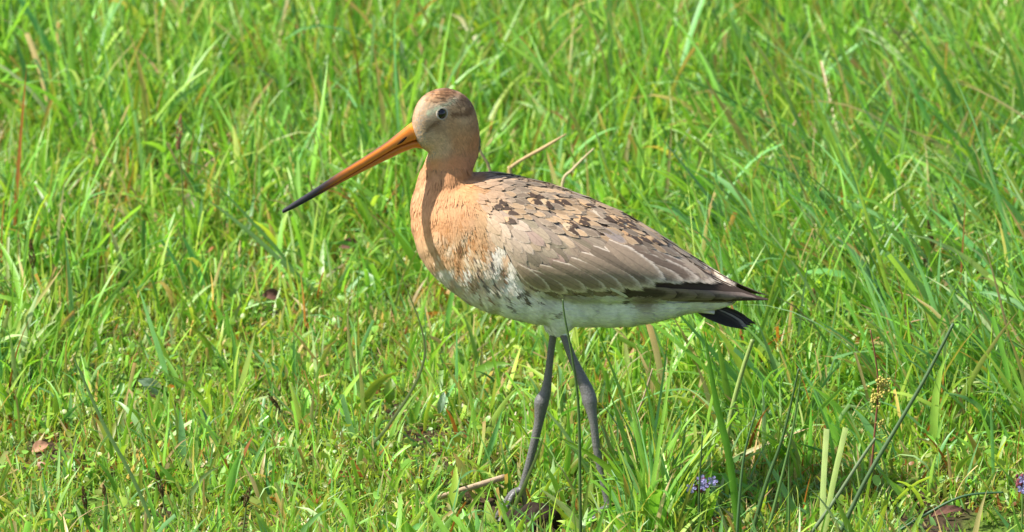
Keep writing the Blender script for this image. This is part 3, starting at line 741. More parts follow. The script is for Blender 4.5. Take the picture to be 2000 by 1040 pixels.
# ---- folded wing
def wing_feathers():
    cov = Feathers(); sc_ = Feathers()
    BLOTS = [(993,411),(1000,428),(1038,392),(1072,411),(1091,400),(1099,438),(1112,444),(1137,430),(1150,412),(1183,430),(1200,440),(1251,460),(1236,476),(1262,470),(975,400),(1225,440)]
    # coverts and scapulars in overlapping rows, small at the shoulder and long towards the tail
    pts = []
    def bl(x): return np.interp(x, [925, 960, 1080, 1200, 1300, 1440], [352, 340, 364, 404, 466, 558])
    def lowedge(x): return np.interp(x, [930, 955, 980, 1003, 1040, 1100, 1180, 1240, 1300], [398, 436, 488, 526, 552, 556, 548, 532, 512])
    gy_ = 350.0
    while gy_ < 580:
        k_ = np.clip((gy_ - 350) / 200, 0, 1); dx_ = 13 + 11 * k_
        for gx_ in np.arange(925 + rng.uniform(0, dx_), 1345, dx_):
            x = gx_ + rng.normal(0, dx_ * .22); y = gy_ + rng.normal(0, 3.0)
            if bl(x) + 4 < y < lowedge(x): pts.append((x, y))
        gy_ += 9.5 + 6.5 * k_
    pts.sort(key=lambda p: -(p[0] * 0.8 + p[1] * 0.6))
    for x, y in pts:
        p, n_ = surf(x, y); a = flow(x, y)[0] + rng.normal(0, .10)
        al = np.clip((x - 925) / 400, 0, 1); dn = np.clip((y - 390) / 140, 0, 1); big = np.clip(.4 * al + .6 * dn, 0, 1)
        scap_lo = np.interp(x, [950, 1000, 1080, 1180, 1280], [400, 428, 446, 470, 496]) + rng.normal(0, 5)
        if y < scap_lo:        # scapulars: buff, orange, cream and black
            Lp = (28 + 22 * al) * rng.uniform(.85, 1.15); Wp = (16 + 8 * al) * rng.uniform(.85, 1.15); near = np.clip((y - (scap_lo - 34)) / 30, 0, 1)
            r_ = rng.uniform(); bd = min(math.hypot((x + 14 - bx) * .8, y + 8 - by) for bx, by in BLOTS); r_ = .1 if bd < 9 else (.45 if bd < 24 and r_ < .6 else (r_ * .9 + .1 if r_ > .05 else r_)); 
            if bd >= 9 and .15 < r_ < .35: r_ = .7
            if r_ < .20 + .14 * near: c = C_(.52, .33, .17); fr = C_(.66, .45, .25); pat = (.7, 1, 0)
            elif r_ < .55: c = C_(.40, .27, .155) * rng.uniform(.7, 1.2); fr = C_(.60, .47, .33); pat = (.8, 0, 0)
            else: c = C_(.26, .195, .135) * rng.uniform(.6, 1.25); fr = C_(.52, .42, .30); pat = (.9, .1, 0)
            l0, l1 = .0010, .0019
        else:
            Lp = (40 + 38 * big) * rng.uniform(.85, 1.2); Wp = (21 + 15 * big) * rng.uniform(.85, 1.15)
            c = C_(.275, .208, .145) * rng.uniform(.66, 1.3) * (1 + rng.normal(0, .03, 3)); fr = c * .8 + C_(.28, .235, .18); pat = (rng.uniform(.35, .95), 0, 0)
            if x < 1015 and y > 430: c = C_(.40, .305, .22) * rng.uniform(.8, 1.15); fr = C_(.60, .50, .40)
            if rng.uniform() < 0.06: c = C_(.46, .34, .22); pat = (.6, .5 * rng.uniform(), 0)
            l0, l1 = .0006, .0014
        mixf = float(ss(1000, 945, x)) * .85; bc_ = body_color(x, y)[0]
        c = c * (1 - mixf) + bc_ * rng.uniform(.85, 1.15) * mixf; fr = fr * (1 - mixf) + np.minimum(.8, bc_ * 1.25) * mixf
        cov.add(p, dir3(a), n_, Lp * PX, Wp * PX, c, fr, pat, l0, l1 * rng.uniform(.8, 1.15), 11, 7, 0.35, cup=0.035, bend=rng.normal(0, .05))
    return cov
def big_feather(b, t, Wp, c, fr, pat, l0, l1, tip=.6, cup=.04, bend=0.0, nu=22, nv=7):
    """one long feather from pixel b to pixel t along the side of the bird"""
    f = Feathers(); p, n_ = surf(*b); q, _ = surf(*t)
    n_ = n_ * .5 + np.array([0, -1, 0]) * .5; n_ /= np.linalg.norm(n_)
    us = np.linspace(0, 1, nu); vs = np.linspace(-1, 1, nv)
    dx, dy = t[0] - b[0], t[1] - b[1]; Lpx = math.hypot(dx, dy); ex, ey = dx / Lpx, dy / Lpx
    for u in us:
        x = max(0, (u - tip) / (1 - tip)); wv = Wp * (0.45 + 0.55 * min(1, u / .3)) * math.sqrt(max(0.006, 1 - x ** 2.2))
        for v in vs:
            px = b[0] + ex * Lpx * u - ey * wv * .5 * v + -ey * bend * Lpx * 4 * u * (1 - u); py = b[1] + ey * Lpx * u + ex * wv * .5 * v + ex * bend * Lpx * 4 * u * (1 - u)
            P, N = surf(px, py)
            f.V.append(P + np.array([0, -1, 0.15]) * (l0 + (l1 - l0) * u + cup * (1 - v * v) * Wp * PX)); f.uv.append((u, v))
    k = nu * nv; f.c = [c] * k; f.f = [fr] * k; f.p = [pat] * k
    f.Q = [(i * nv + j, i * nv + j + 1, (i + 1) * nv + j + 1, (i + 1) * nv + j) for i in range(nu - 1) for j in range(nv - 1)]; f.n = k
    return f
BRN = C_(.185, .128, .088); BRL = C_(.255, .188, .128); FRG = C_(.60, .50, .39); DK = C_(.055, .038, .030)
TERT = [ # base, tip, width, colour, lift
 ((1232,449),(1447,559),20,BRN*1.15,.0020,.0022), ((1218,462),(1441,557),29,BRL,.0022,.0026), ((1205,472),(1408,555),34,BRN,.0026,.0030), ((1200,484),(1376,551),36,BRN*.82,.0028,.0036),
 ((1190,494),(1343,553),34,BRL,.0030,.0040)]
SECF = [ ((1185,474),(1304,552),42,BRL*1.05,.0030,.0046), ((1155,486),(1284,562),40,BRL*.85,.0028,.0042), ((1132,498),(1260,568),38,BRL*1.0,.0028,.0044),
 ((1112,508),(1224,570),36,BRL*1.1,.0028,.0046), ((1078,514),(1190,569),34,BRL*.9,.0028,.0044), ((1052,522),(1150,571),32,BRL*1.08,.0026,.0042), ((1030,530),(1112,574),28,BRL*.9,.0024,.0040),
 ((1010,520),(1078,570),28,BRL*1.0,.0024,.0040), ((1120,545),(1222,582),18,DK*2.0,.0012,.0022), ((1060,555),(1165,584),18,DK*2.6,.0010,.0020), ((1020,545),(1105,582),18,BRN*.8,.0010,.0020)]
PRIM = [ ((1180,572),(1502,585),20,DK*.8,.0002,.0004), ((1180,572),(1480,583),22,DK,.0004,.0010), ((1180,572),(1437,581),24,DK*1.1,.0006,.0016), ((1180,572),(1397,579),24,DK*1.2,.0008,.0021),
 ((1180,571),(1362,577),24,DK*1.3,.0010,.0025), ((1180,570),(1322,574),24,DK*1.4,.0012,.0028)]
cov = wing_feathers()
prim_f = [big_feather(b, t, w_, c * .8, C_(.20, .15, .12), (.9, 0, 0), l0, l1, tip=.82, cup=.02, nu=30) for b, t, w_, c, l0, l1 in PRIM]
tert_f = [big_feather(b, t, w_, c, FRG, (.8, 0, 0), l0, l1, tip=.62) for b, t, w_, c, l0, l1 in TERT]
sec_f = [big_feather(b, t, w_, c * rng.uniform(.78, 1.10), FRG * 1.0, (.95, 0, 0), l0, l1, tip=.55, bend=rng.uniform(-.02, .03)) for b, t, w_, c, l0, l1 in SECF]
white_f = big_feather((1192,562),(1227,580),5,C_(.60,.57,.52),C_(.66,.62,.57),(0,0,0),.0050,.0056,nu=8,nv=3)
SCAPX = [((1228,430),(1266,456),15,(.10,.07,.05)),((1240,442),(1283,468),15,(.62,.48,.30)),((1215,450),(1258,478),17,(.50,.29,.14)),((1254,456),(1288,480),14,(.07,.05,.04)),((1175,446),(1230,478),22,(.26,.21,.18)),((1145,428),(1196,458),19,(.40,.33,.25)),((1158,410),(1210,440),14,(.55,.45,.32)),((1200,420),(1246,448),14,(.58,.50,.38)),
 ((1150,440),(1180,462),15,(.50,.36,.22)),((1100,436),(1132,460),15,(.52,.38,.23)),((1080,402),(1112,424),14,(.50,.36,.22)),((1058,388),(1082,408),13,(.5,.35,.2)),((1120,400),(1152,422),13,(.42,.33,.24)),((1020,400),(1050,420),15,(.36,.29,.22)),((1046,414),(1080,440),18,(.35,.28,.22)),((1085,455),(1125,488),21,(.33,.27,.22)),((990,405),(1015,428),13,(.48,.33,.2))]
scx_f = [big_feather(b, t, w_, np.array(c), C_(.66,.55,.38) if k_ % 2 else C_(.52,.36,.22), (1, (1 if k_ in (2, 6, 8, 9, 10, 11, 16, 1) else 0), 0), .0026, .0036, tip=.35, nu=14, nv=7) for k_, (b, t, w_, c) in enumerate(SCAPX) if k_ in (1, 2, 4, 6, 7, 9, 11)]
for sgn, wsol in ((1, w1), (-1, w2)):
    V = np.array(wsol[0]); wpx, wpy = proj(np.stack([V[:, 0], -np.abs(V[:, 1]), V[:, 2]], 1))
    wing = mesh_np("wing", V, wsol[1], M_SKIN, {"col": np.where((wpx > 1170)[:, None], C_(.06, .042, .032), body_color(wpx, wpy) * 0.7)}, parent=bird)
    mir = sgn < 0
    cov.build("coverts", wing, mir, M_SOFT)
    for f in prim_f: f.build("primary_feather", wing, mir)
    for f in tert_f: f.build("tertial_feather", wing, mir, M_FRAY)
    for f in sec_f: f.build("secondary_feather", wing, mir, M_FRAY)
    for f in scx_f: f.build("scapular_feather", wing, mir, M_SOFT)
    white_f.build("white_covert_feather", wing, mir)

# ---- tail
tail = mesh_np("tail", *[a for a in merge([tube_s([W(1330, 598), W(1362, 600), W(1395, 607)], [(.005, .010), (.0042, .011), (.002, .010)], 14, 12)])], M_SKIN,
               {"col": np.tile(C_(.6, .58, .55), (12 * 14, 1))}, parent=bird)
for s in (-1, 1):
    for k in range(4):
        f = Feathers(); b0 = W(1345 + k * 6, 592 - k * .8, 0); tip_ = W(1458 + k * 6.0, 641 - k * 3.0, 0)
        y = s * (.0015 + (3 - k) * .0022)
        d = tip_ - b0; L = np.linalg.norm(d); d = d / L
        nrm = np.array([0.25, s * .93, .40]); b0 = b0 + np.array([0, y * .6, 0]); d2_ = d + np.array([0, y * 3.0, 0])
        f.add(b0, d2_, nrm - d * np.dot(nrm, d), L, .0092, C_(.020, .016, .015), C_(.30, .27, .25) if k == 1 else C_(.07, .06, .055), (.7 if k == 1 else .4, 0, 0), 0, 0.0003 * (4 - k), 18, 7, .62, wrap=False, cup=-.02, base=.6)
        f.build("tail_feather", tail)

# ---- bill
TOP = [(808,238),(795,248),(775,264),(749,284),(707,312),(660,342),(610,376),(575,399),(556,412)]
SEAM = [(828,271),(812,273),(795,279),(771,290),(722,320),(673,350),(620,381),(580,404),(557,415)]
BOT = [(827,291),(812,289),(797,294),(777,303),(735,324),(686,349),(632,379),(585,405),(558,418)]
BW = [.0082,.0076,.0068,.0056,.0046,.0038,.0034,.0036,.0022]
def bill_half(upper):
    Tm = catmull([(*a, *b, w_) for a, b, w_ in zip(TOP if upper else SEAM, SEAM if upper else BOT, BW)], 70); k = 20; V = []; C = []
    for i, (ax, ay, bx, by, hw) in enumerate(Tm):
        if upper: by += .6
        else: ay -= .2
        A = W(ax, ay); B = W(bx, by); c = (A + B) / 2; h = (A - B) / 2
        for j in range(k):
            a = 2 * math.pi * j / k; ca, sa = math.cos(a), math.sin(a)
            ex = 0.75
            px_ = c + h * (abs(ca) ** ex * np.sign(ca)); wid = hw * (1 - .28 * ca) if upper else hw * (0.97 + .22 * ca)
            V.append(px_ + np.array([0, -1, 0]) * wid * (abs(sa) ** .85 * np.sign(sa)) * (1 if upper else .93))
            t = i / 69
            org = C_(.68, .205, .016) * (1 - .15 * t) + C_(.06, .04, 0) * (t < .1)
            org = org * (1 - 0.14 * (not upper))
            blk = C_(.030, .026, .028)
            dark = ss(.56, .74, t + (.07 * ca if upper else -.05 + 0.04 * ca))
            if upper: dark = max(dark, 0.75 * ss(.55, .98, ca) * ss(.05, .35, t))
            edge = 0.55 * ss(-.86, -.99, ca) * (upper) * ss(0, .1, t) + .4 * ss(.8, 1, ca) * (not upper)
            dark = max(float(dark), float(edge))
            C.append(org * (1 - dark) + blk * dark)
    F = ring_quads(70, k) + [tuple(range(k))[::-1], tuple(69 * k + j for j in range(k))]
    return turn(np.array(V), True), F, np.array(C)
bill_root = empty("bill", bird_base); bill_root.parent = bird; bill_root.location = (0, 0, 0)
for up_, nm in ((True, "upper_mandible"), (False, "lower_mandible")):
    V, F, C = bill_half(up_); mesh_np(nm, V, F, M_BILL, {"col": C}, parent=bill_root)
    if up_: BILLBVH = BVHTree.FromPolygons([tuple(v) for v in V.tolist()], F)
def ray(bvh, px, py):
    r = FWD * DIST + RIGHT * (px - 1000) * PX + UP * (520 - py) * PX; r /= np.linalg.norm(r)
    h = bvh.ray_cast(Vector(CAM), Vector(r)); return (np.array(h[0]), np.array(h[1])) if h[0] else (None, None)
npts = []
for px, py in ((776, 283), (782, 278.5), (788, 273.5), (794, 268)):
    p, n_ = ray(BILLBVH, px, py)
    if p is not None: npts.append(p)
if len(npts) > 2:
    v, f = tube_s(npts, [.0003, .0009, .0011, .0005][:len(npts)], 8, 12)
    mesh_np("nostril", v, f, M_NOSTRIL, parent=bill_root)

# ---- eyes
def uvsphere(c, r, nu=20, nv=28, sc=(1, 1, 1)):
    V = []; F = []
    for i in range(nu + 1):
        a = math.pi * i / nu
        for j in range(nv): b = 2 * math.pi * j / nv; V.append(np.array(c) + r * np.array([math.sin(a) * math.cos(b) * sc[0], math.sin(a) * math.sin(b) * sc[1], math.cos(a) * sc[2]]))
    return V, ring_quads(nu + 1, nv)
HB = BVHTree.FromPolygons([tuple(v) for v in bv.tolist()], bf)
pe, ne = ray(HB, 863, 222.5)
for s in (1, -1):
    if s == 1: c0, n0 = pe, ne
    else:
        # the other side of the head, mirrored about the turned head's own plane
        yc = HEAD_TURN * (pe[0] - HX); c0 = np.array([pe[0], 2 * yc - pe[1], pe[2] + 2 * (pe[1] - yc) * st / ct * 0.0]); n0 = np.array([ne[0], -ne[1], ne[2]])
        q = HB.find_nearest(Vector(c0)); c0, n0 = np.array(q[0]), np.array(q[1])
    v, f = uvsphere(c0 - n0 * .0030, .0050)
    eye = mesh_np("eye", v, f, M_EYE, parent=body)
    a = np.cross(n0, [0, 0, 1]); a /= np.linalg.norm(a); b = np.cross(n0, a)
    ringp = [c0 + n0 * .0004 + a * math.cos(t) * .0048 * 1.10 + b * math.sin(t) * .0047 for t in np.linspace(0, 2 * math.pi, 37)[:-1]]
    V = []; k = 8
    for i, p in enumerate(ringp):
        t = 2 * math.pi * i / 36; rad = a * math.cos(t) + b * math.sin(t)
        rr = .00042 * (1 + .5 * math.sin(t * 2 + .8))
        for j in range(k):
            th = 2 * math.pi * j / k; V.append(p + rad * math.cos(th) * rr * 1.1 + n0 * math.sin(th) * rr * .9)
    F = [(i * k + j, i * k + (j + 1) % k, ((i + 1) % 36) * k + (j + 1) % k, ((i + 1) % 36) * k + j) for i in range(36) for j in range(k)]
    mesh_np("eyelid", V, F, M_RING, parent=eye)

# ------------------------------------------------------------------ single plants and litter that stand out
def ribbon(name, pts, width, col, label, cat, y=0.0, y1=None, mat=None, colt=None, group=None, blunt=False, face=0.0, lean=0.0):
    """a grass blade through picture points, standing at depth y (metres in front of / behind the bird)"""
    y = float(G(*pts[0], 0.004)[1]); y1 = y + (0 if y1 is None else lean)
    n = len(pts); P = np.array([W(px, py, y + (y1 - y) * i / (n - 1)) for i, (px, py) in enumerate(pts)]); P = catmull(P, 26)
    org = P[0].copy(); org[2] = float(gh(org[0], org[1]))
    V = []; C = []; UVs = []; c0 = np.array(col); c1 = np.array(colt if colt is not None else col)
    for i, p in enumerate(P):
        t = P[min(i + 1, 25)] - P[max(i - 1, 0)]; t /= np.linalg.norm(t); u = i / 25
        s = np.cross(t, [math.sin(face), -math.cos(face), 0.15]); s /= np.linalg.norm(s); nn = np.cross(t, s)
        ww = width * PX * .5 * ((1 - max(0, (u - .4) / .6) ** 1.8) * .97 + .03 if not blunt else 1)
        for o_, l_ in ((-1, .35), (0, 0), (1, .35)): V.append(p + s * ww * o_ + nn * ww * l_); C.append(c0 * (1 - u) + c1 * u); UVs.append((o_ * .5 + .5, u * 6))
    Q = np.array([(i * 3 + j, i * 3 + j + 1, i * 3 + j + 4, i * 3 + j + 3) for i in range(25) for j in range(2)])
    o = mesh_np(name, np.array(V), Q, mat or M_GRASS, {"col": np.array(C)}, np.array(UVs), org=org)
    return tag(o, label, cat, group)
def stalk(name, pts, rad, col, label, cat, y=0.0, y1=None, mat=None, colt=None, group=None, parent=None):
    y = float(G(*pts[0], 0.004)[1]) if y is None else y; y1 = y if y1 is None else y1; n = len(pts)
    P = np.array([W(px, py, y + (y1 - y) * i / (n - 1)) for i, (px, py) in enumerate(pts)]); org = P[0].copy(); org[2] = float(gh(org[0], org[1]))
    rr = rad if isinstance(rad, (list, tuple)) else [rad, rad * .45]
    rs = np.interp(np.linspace(0, 1, n), np.linspace(0, 1, len(rr)), rr) * PX
    V, F = tube_s(P, rs, 8, 28); u = np.repeat(np.linspace(0, 1, 28), 8)[:, None]
    c = np.array(col) * (1 - u) + np.array(colt if colt is not None else col) * u
    uv = np.zeros((len(V), 2)); uv[:, 0] = np.tile(np.arange(8) / 8, 28); uv[:, 1] = u[:, 0] * 8
    o = mesh_np(name, np.array(V), F, mat or M_STEM, {"col": c}, uv, parent=parent, org=None if parent is not None else org)
    return tag(o, label, cat, group) if parent is None else o
GR = (0.085, 0.13, 0.045)
RG = "dark rush stems in front"
stalk("rush_stem", [(1134,1075),(1133,960),(1130,800),(1118,700),(1103,620),(1099,585)], [3.6,1.4], (.07,.125,.035), "thin dark rush stem crossing in front of the bird's right-hand leg", "rush stem", None)
stalk("rush_stem", [(1625,1075),(1690,940),(1760,820),(1812,730),(1862,632)], [4.8,3.0], (.085,.145,.06), "long dark rush stem slanting up right from the bottom edge", "rush stem", None, group=RG)
stalk("rush_stem", [(1560,1075),(1625,985),(1680,900),(1710,856)], [4.2,2.8], (.15,.20,.10), "grey green rush stem leaning right, ending at the brown sorrel stalk", "rush stem", None, group=RG)
stalk("rush_stem", [(1460,1075),(1495,950),(1530,850),(1560,720)], [5.2,1.7], (.06,.12,.035), "darkest upright rush stem of the tuft beside the pale cut blades", "rush stem", None, group=RG)
stalk("rush_stem", [(1490,1075),(1520,960),(1548,840),(1566,722)], [4,1.2], (.12,.22,.06), "tall tapering rush stem of the tuft, tip bending right", "rush stem", None, group=RG)
stalk("rush_stem", [(1541,1075),(1541,970),(1540,880)], [3.2,1.4], (.10,.20,.05), "short straight rush stem right of the dark tuft", "rush stem", None, group=RG)
stalk("rush_stem", [(1437,1075),(1452,900),(1478,800)], [3.4,1.4], (.08,.16,.06), "slender rush stem left of the dark tuft", "rush stem", None, group=RG)
stalk("rush_stem", [(1720,1060),(1800,1010),(1880,970),(1960,962)], [3.4,2.0], (.05,.12,.045), "arching dark green rush stem low in the bottom right corner", "rush stem", None, group=RG)
stalk("rush_stem", [(1368,1070),(1365,980),(1372,850)], [3.0,1.3], (.05,.10,.03), "thin rush stem rising beside the violet flower", "rush stem", None, group=RG)
ribbon("cut_grass_blade", [(1604,1060),(1606,960),(1613,838)], 14, (.46,.60,.20), "wide pale yellow green grass blade with a blunt cut tip, left of a pair", "grass blade", -0.06, colt=(.52,.64,.25), blunt=True, group="pale cut blades", face=-.7)
ribbon("cut_grass_blade", [(1608,1050),(1625,950),(1651,836)], 12, (.44,.58,.18), "pale yellow green grass blade with a blunt cut tip, right of a pair, leaning right", "grass blade", -0.055, colt=(.50,.62,.22), blunt=True, group="pale cut blades", face=-.5)
ribbon("broad_grass_blade", [(1445,1060),(1425,900),(1398,780),(1374,640)], 14, (.13,.33,.03), "bright green upright grass blade below the bird's tail", "grass blade", -0.03, group="single grass blades")
stalk("grass_stalk", [(1412,900),(1430,800),(1450,725),(1470,664)], [5.5,4.2], (.28,.37,.10), "thick pale green grass stalk with a cut top leaning right below the tail", "grass stalk", None)
ribbon("broad_grass_blade", [(318,1075),(262,940),(205,835),(160,735),(140,690)], 7, (.20,.32,.12), "long grey green grass blade slanting left in the bottom left corner", "grass blade", -0.08, group="single grass blades")
ribbon("broad_grass_blade", [(650,600),(560,520),(470,440),(402,388)], 10, (.22,.38,.13), "grey green grass blade slanting up left below the bill tip", "grass blade", 0.05, 0.10, group="single grass blades")
ribbon("broad_grass_blade", [(610,590),(560,510),(480,420),(412,350)], 8, (.16,.34,.08), "narrow dark green grass blade crossing the grey one below the bill tip", "grass blade", 0.10, 0.15, group="single grass blades", face=.4)
ribbon("broad_grass_blade", [(1625,190),(1608,110),(1560,65),(1470,-15)], 17, (.10,.22,.07), "wide blue green grass blade bending down right near the top edge", "grass blade", 0.55, .6, group="single grass blades")
ribbon("broad_grass_blade", [(1610,220),(1650,130),(1690,60),(1722,-20)], 12, (.25,.37,.09), "yellow green grass blade leaning right near the top edge", "grass blade", 0.5, .52, group="single grass blades")
ribbon("broad_grass_blade", [(1830,500),(1770,400),(1700,290),(1665,230)], 20, (.13,.33,.035), "broadest bright green blade leaning left in the tall grass on the right", "grass blade", 0.35, .42, group="single grass blades")
ribbon("broad_grass_blade", [(1690,520),(1640,420),(1560,350),(1480,320)], 14, (.13,.27,.08), "drooping blue green blade arching left behind the tail", "grass blade", 0.22, .3, group="single grass blades")
ribbon("broad_grass_blade", [(2010,480),(1950,380),(1890,290),(1810,210)], 16, (.12,.30,.06), "long green blade leaning left from the right edge", "grass blade", 0.4, .5, group="single grass blades")
ribbon("broad_grass_blade", [(215,190),(330,230),(430,330),(560,420)], 14, (.12,.30,.03), "shining green blade arching down right between the top left clumps", "grass blade", 0.45, .3, group="single grass blades")
ribbon("broad_grass_blade", [(30,420),(100,350),(170,335),(225,365)], 11, (.16,.30,.06), "arched green blade bowed over the turf at the left", "grass blade", 0.3, .22, group="single grass blades")
ribbon("broad_grass_blade", [(690,900),(760,830),(830,690),(780,530)], 6, (.20,.24,.10), "thin grey blade curving up under the breast", "grass blade", -0.02, .0, group="single grass blades")
ribbon("broad_grass_blade", [(975,1060),(1010,980),(1045,900),(1062,850)], 7, (.15,.20,.06), "thin olive blade crossing the foot of the bird's left-hand leg", "grass blade", -0.06, -.05, group="single grass blades")
ribbon("broad_grass_blade", [(1150,1060),(1110,1000),(1055,955)], 12, (.42,.50,.18), "short pale grass blade lying beside the dark hollow between the feet", "grass blade", -0.05, -.04, group="single grass blades")
# dry stalks, the dead stick
stalk("dry_stick", [(818,988),(838,982),(852,974),(905,957),(986,932)], [3,7,5,6,6.2], (.5,.4,.25), "brown woody dead stick lying in the turf left of the feet", "stick", float(G(818,988,.004)[1]), float(G(986,932,.01)[1]), mat=M_STICK)
stalk("dry_straw", [(1020,628),(1010,480),(996,340),(998,328),(1020,312),(1060,290),(1106,262)], [3,3,4,4,3.5,4,1.5], (.50,.36,.18), "tan dry straw lying on the grass just above the bird's back", "straw", 0.62, mat=M_DRY, group="dry straws")
stalk("dry_straw", [(1100,628),(1103,500),(1098,365),(1120,330),(1160,290)], [3,3,3.5,3,1.5], (.55,.45,.26), "pale dry straw sticking up behind the bird's back", "straw", 0.62, mat=M_DRY, group="dry straws")
stalk("dry_straw", [(55,320),(110,290),(160,225)], [2.2,1.6], (.40,.33,.24), "grey dry straw leaning right at the upper left", "straw", None, mat=M_DRY, group="dry straws")
stalk("dry_straw", [(1690,525),(1715,500),(1742,463)], [4,2.5], (.50,.22,.10), "short reddish dry straw in the tall grass on the right", "straw", None, mat=M_DRY, group="dry straws")
stalk("dry_straw", [(1590,405),(1640,440),(1695,472)], [4,2.5], (.52,.26,.08), "orange dry straw lying slanted in the grass above the tail", "straw", None, mat=M_DRY, group="dry straws")
stalk("dry_straw", [(120,490),(150,485),(190,474)], [4,3], (.8,.78,.70), "bleached white straw lying flat in the turf at the left", "straw", None, mat=M_DRY, group="dry straws")
stalk("dry_straw", [(985,628),(972,480),(958,340),(940,300),(926,266)], [3,3,3,2.6,1.5], (.36,.27,.17), "grey brown dry straw standing just behind the bird's nape", "straw", 0.62, mat=M_DRY, group="dry straws")
stalk("dry_straw", [(1190,850),(1240,815),(1275,720)], [2.6,1.6], (.42,.33,.2), "thin tan straw leaning right behind the near leg", "straw", None, mat=M_DRY, group="dry straws")

def seed_head(c, y, lpx, wpx, tilt, label, mat, stem_to):
    y = float(G(stem_to[0], stem_to[1], .004)[1]); base = W(stem_to[0], stem_to[1], y); base[2] = float(gh(base[0], base[1]))
    r = empty("seed_head_plant", base); tag(r, label, "seed head", "brown seed heads on thin stems")
    P = W(c[0], c[1], y); d = np.array([math.sin(tilt), 0, math.cos(tilt)])
    L = lpx * PX; Wd = wpx * PX
    stalk("stem", [(stem_to[0], stem_to[1]), ((stem_to[0] + c[0]) / 2 + 2, (stem_to[1] + c[1]) / 2), (c[0], c[1])], [2.0, 1.4], (.12, .17, .05), "", "", y, parent=r)
    V = []; F = []
    n = int(lpx * 1.6)
    for i in range(n):
        u = rng.uniform(0, 1); a = rng.uniform(0, 2 * math.pi); rr = Wd * .5 * math.sin(math.pi * min(.97, u * .9 + .1)) * .7
        q = P + d * (u - .45) * L + np.array([math.cos(a), math.sin(a), 0]) * rr
        dd = d * 1.4 + np.array([math.cos(a), math.sin(a), 0]) * .6; dd /= np.linalg.norm(dd); s = np.cross(dd, [math.sin(a), -math.cos(a), .2]); s /= np.linalg.norm(s); t = np.cross(dd, s)
        h = .0028; wi = .0007; b = len(V)
        V += [q - dd * h * .5, q + s * wi, q + t * wi, q - s * wi, q - t * wi, q + dd * h * .7]
        F += [(b, b + 2, b + 1), (b, b + 3, b + 2), (b, b + 4, b + 3), (b, b + 1, b + 4), (b + 5, b + 1, b + 2), (b + 5, b + 2, b + 3), (b + 5, b + 3, b + 4), (b + 5, b + 4, b + 1)]
    mesh_np("seed_head", V, F, mat, parent=r, smooth=False)
seed_head((350,262), .35, 78, 15, .10, "pinkish brown grass seed head standing highest at the upper left", plain("pink_brown_seed", (.30, .15, .08), .8, .2, 400, .5, .5), (362,530))
seed_head((62,500), .12, 60, 16, -.08, "dark brown seed head by the left edge halfway up", M_SEED, (66,640))
seed_head((312,948), -.06, 52, 13, -.25, "dark seed head near the bottom edge, left of a second one", M_SEED, (330,1060))
seed_head((482,972), -.05, 40, 12, .28, "small dark seed head leaning right near the bottom edge, between the corner and the stick", M_SEED, (470,1060))
seed_head((165,975), -.06, 46, 11, -.12, "dark seed head lowest in the bottom left corner", M_SEED, (172,1060))
seed_head((206,968), -.04, 36, 10, -.2, "thin seed head beside the lowest one in the bottom left corner", M_SEED, (214,1060))
seed_head((537,788), .05, 40, 10, -.6, "brown seed head tipping left in the short turf below the bill", M_SEED, (560,830))
seed_head((1818,462), .2, 62, 12, -.2, "dark brown seed head in tall grass on the right, upper of two", M_SEED, (1832,600))
seed_head((1808,508), .17, 66, 12, -.05, "dark brown seed head in tall grass on the right, lower of two", M_SEED, (1812,640))
seed_head((1590,600), .12, 80, 22, -.05, "withered brown curled grass tuft behind the tail tip", plain("withered_brown", (.26, .17, .07), .8, .2, 300, .6, .5), (1590,690))
# sorrel
sr = empty("sorrel_plant", W(1692, 1000, -0.06) * np.array([1, 1, 0])); tag(sr, "thin reddish brown sorrel stalk with clusters of yellow green seeds", "sorrel")
stalk("stem", [(1690,1010),(1700,930),(1708,850),(1715,760),(1710,700),(1700,645)], [2.8,1.3], (.22,.09,.05), "", "", -0.06, parent=sr)
for cx_, cy_, sp_, n in ((1728,752,13,60),(1712,778,11,50),(1720,828,6,18)):
    parts = []
    for i in range(n):
        c = W(cx_ + rng.normal(0, sp_ * .6), cy_ + rng.normal(0, sp_), -0.06 + rng.normal(0, .003)); parts.append(uvsphere(c, rng.uniform(.0007, .0014), 4, 6))
    v, f = merge(parts); mesh_np("seed_cluster", v, f, M_SORREL, parent=sr)
# violet flowers
def flower(cx_, cy_, y, spots, label):
    base = W(cx_, cy_ + 50, y); base[2] = float(gh(base[0], base[1])); r = empty("violet_flower", base); tag(r, label, "flower", "small violet flowers")
    stalk("stem", [(cx_, cy_ + 110), (cx_ + 2, cy_)], [2.4, 2.0], (.12, .2, .05), "", "", y, parent=r)
    parts = []
    for i in range(26): parts.append(uvsphere(W(cx_ + rng.normal(0, 5), cy_ + 4 + rng.normal(0, 8), y + rng.normal(0, .002)), rng.uniform(.0012, .0022), 5, 7, (1, 1, 1.3)))
    v, f = merge(parts); mesh_np("calyx", v, f, M_CALYX, parent=r)
    for sx, sy in spots:
        V = []; F = []
        c = W(cx_ + sx, cy_ + sy, y - .003)
        for k in range(5):
            a0 = 2 * math.pi * k / 5 + rng.uniform(-.2, .2); b = len(V); V.append(c + np.array([0, 0, 0]))
            for da, rr in ((-.5, .6), (-.35, .95), (0, 1.1), (.35, .95), (.5, .6)):
                V.append(c + .0042 * rr * np.array([math.cos(a0 + da), -.35 + .2 * math.cos(3 * da), math.sin(a0 + da)]))
            F.append(tuple(range(b, b + 6)))
        mesh_np("petals", V, F, M_PETAL, parent=r, smooth=False)
flower(1370, 945, -.12, [(0, -8), (22, -6), (-20, 8), (4, 3)], "violet flower head with maroon calyx low in the grass below the tail")
flower(1996, 940, -.05, [(3, -4), (1, 14)], "violet flower cut by the right edge of the view")
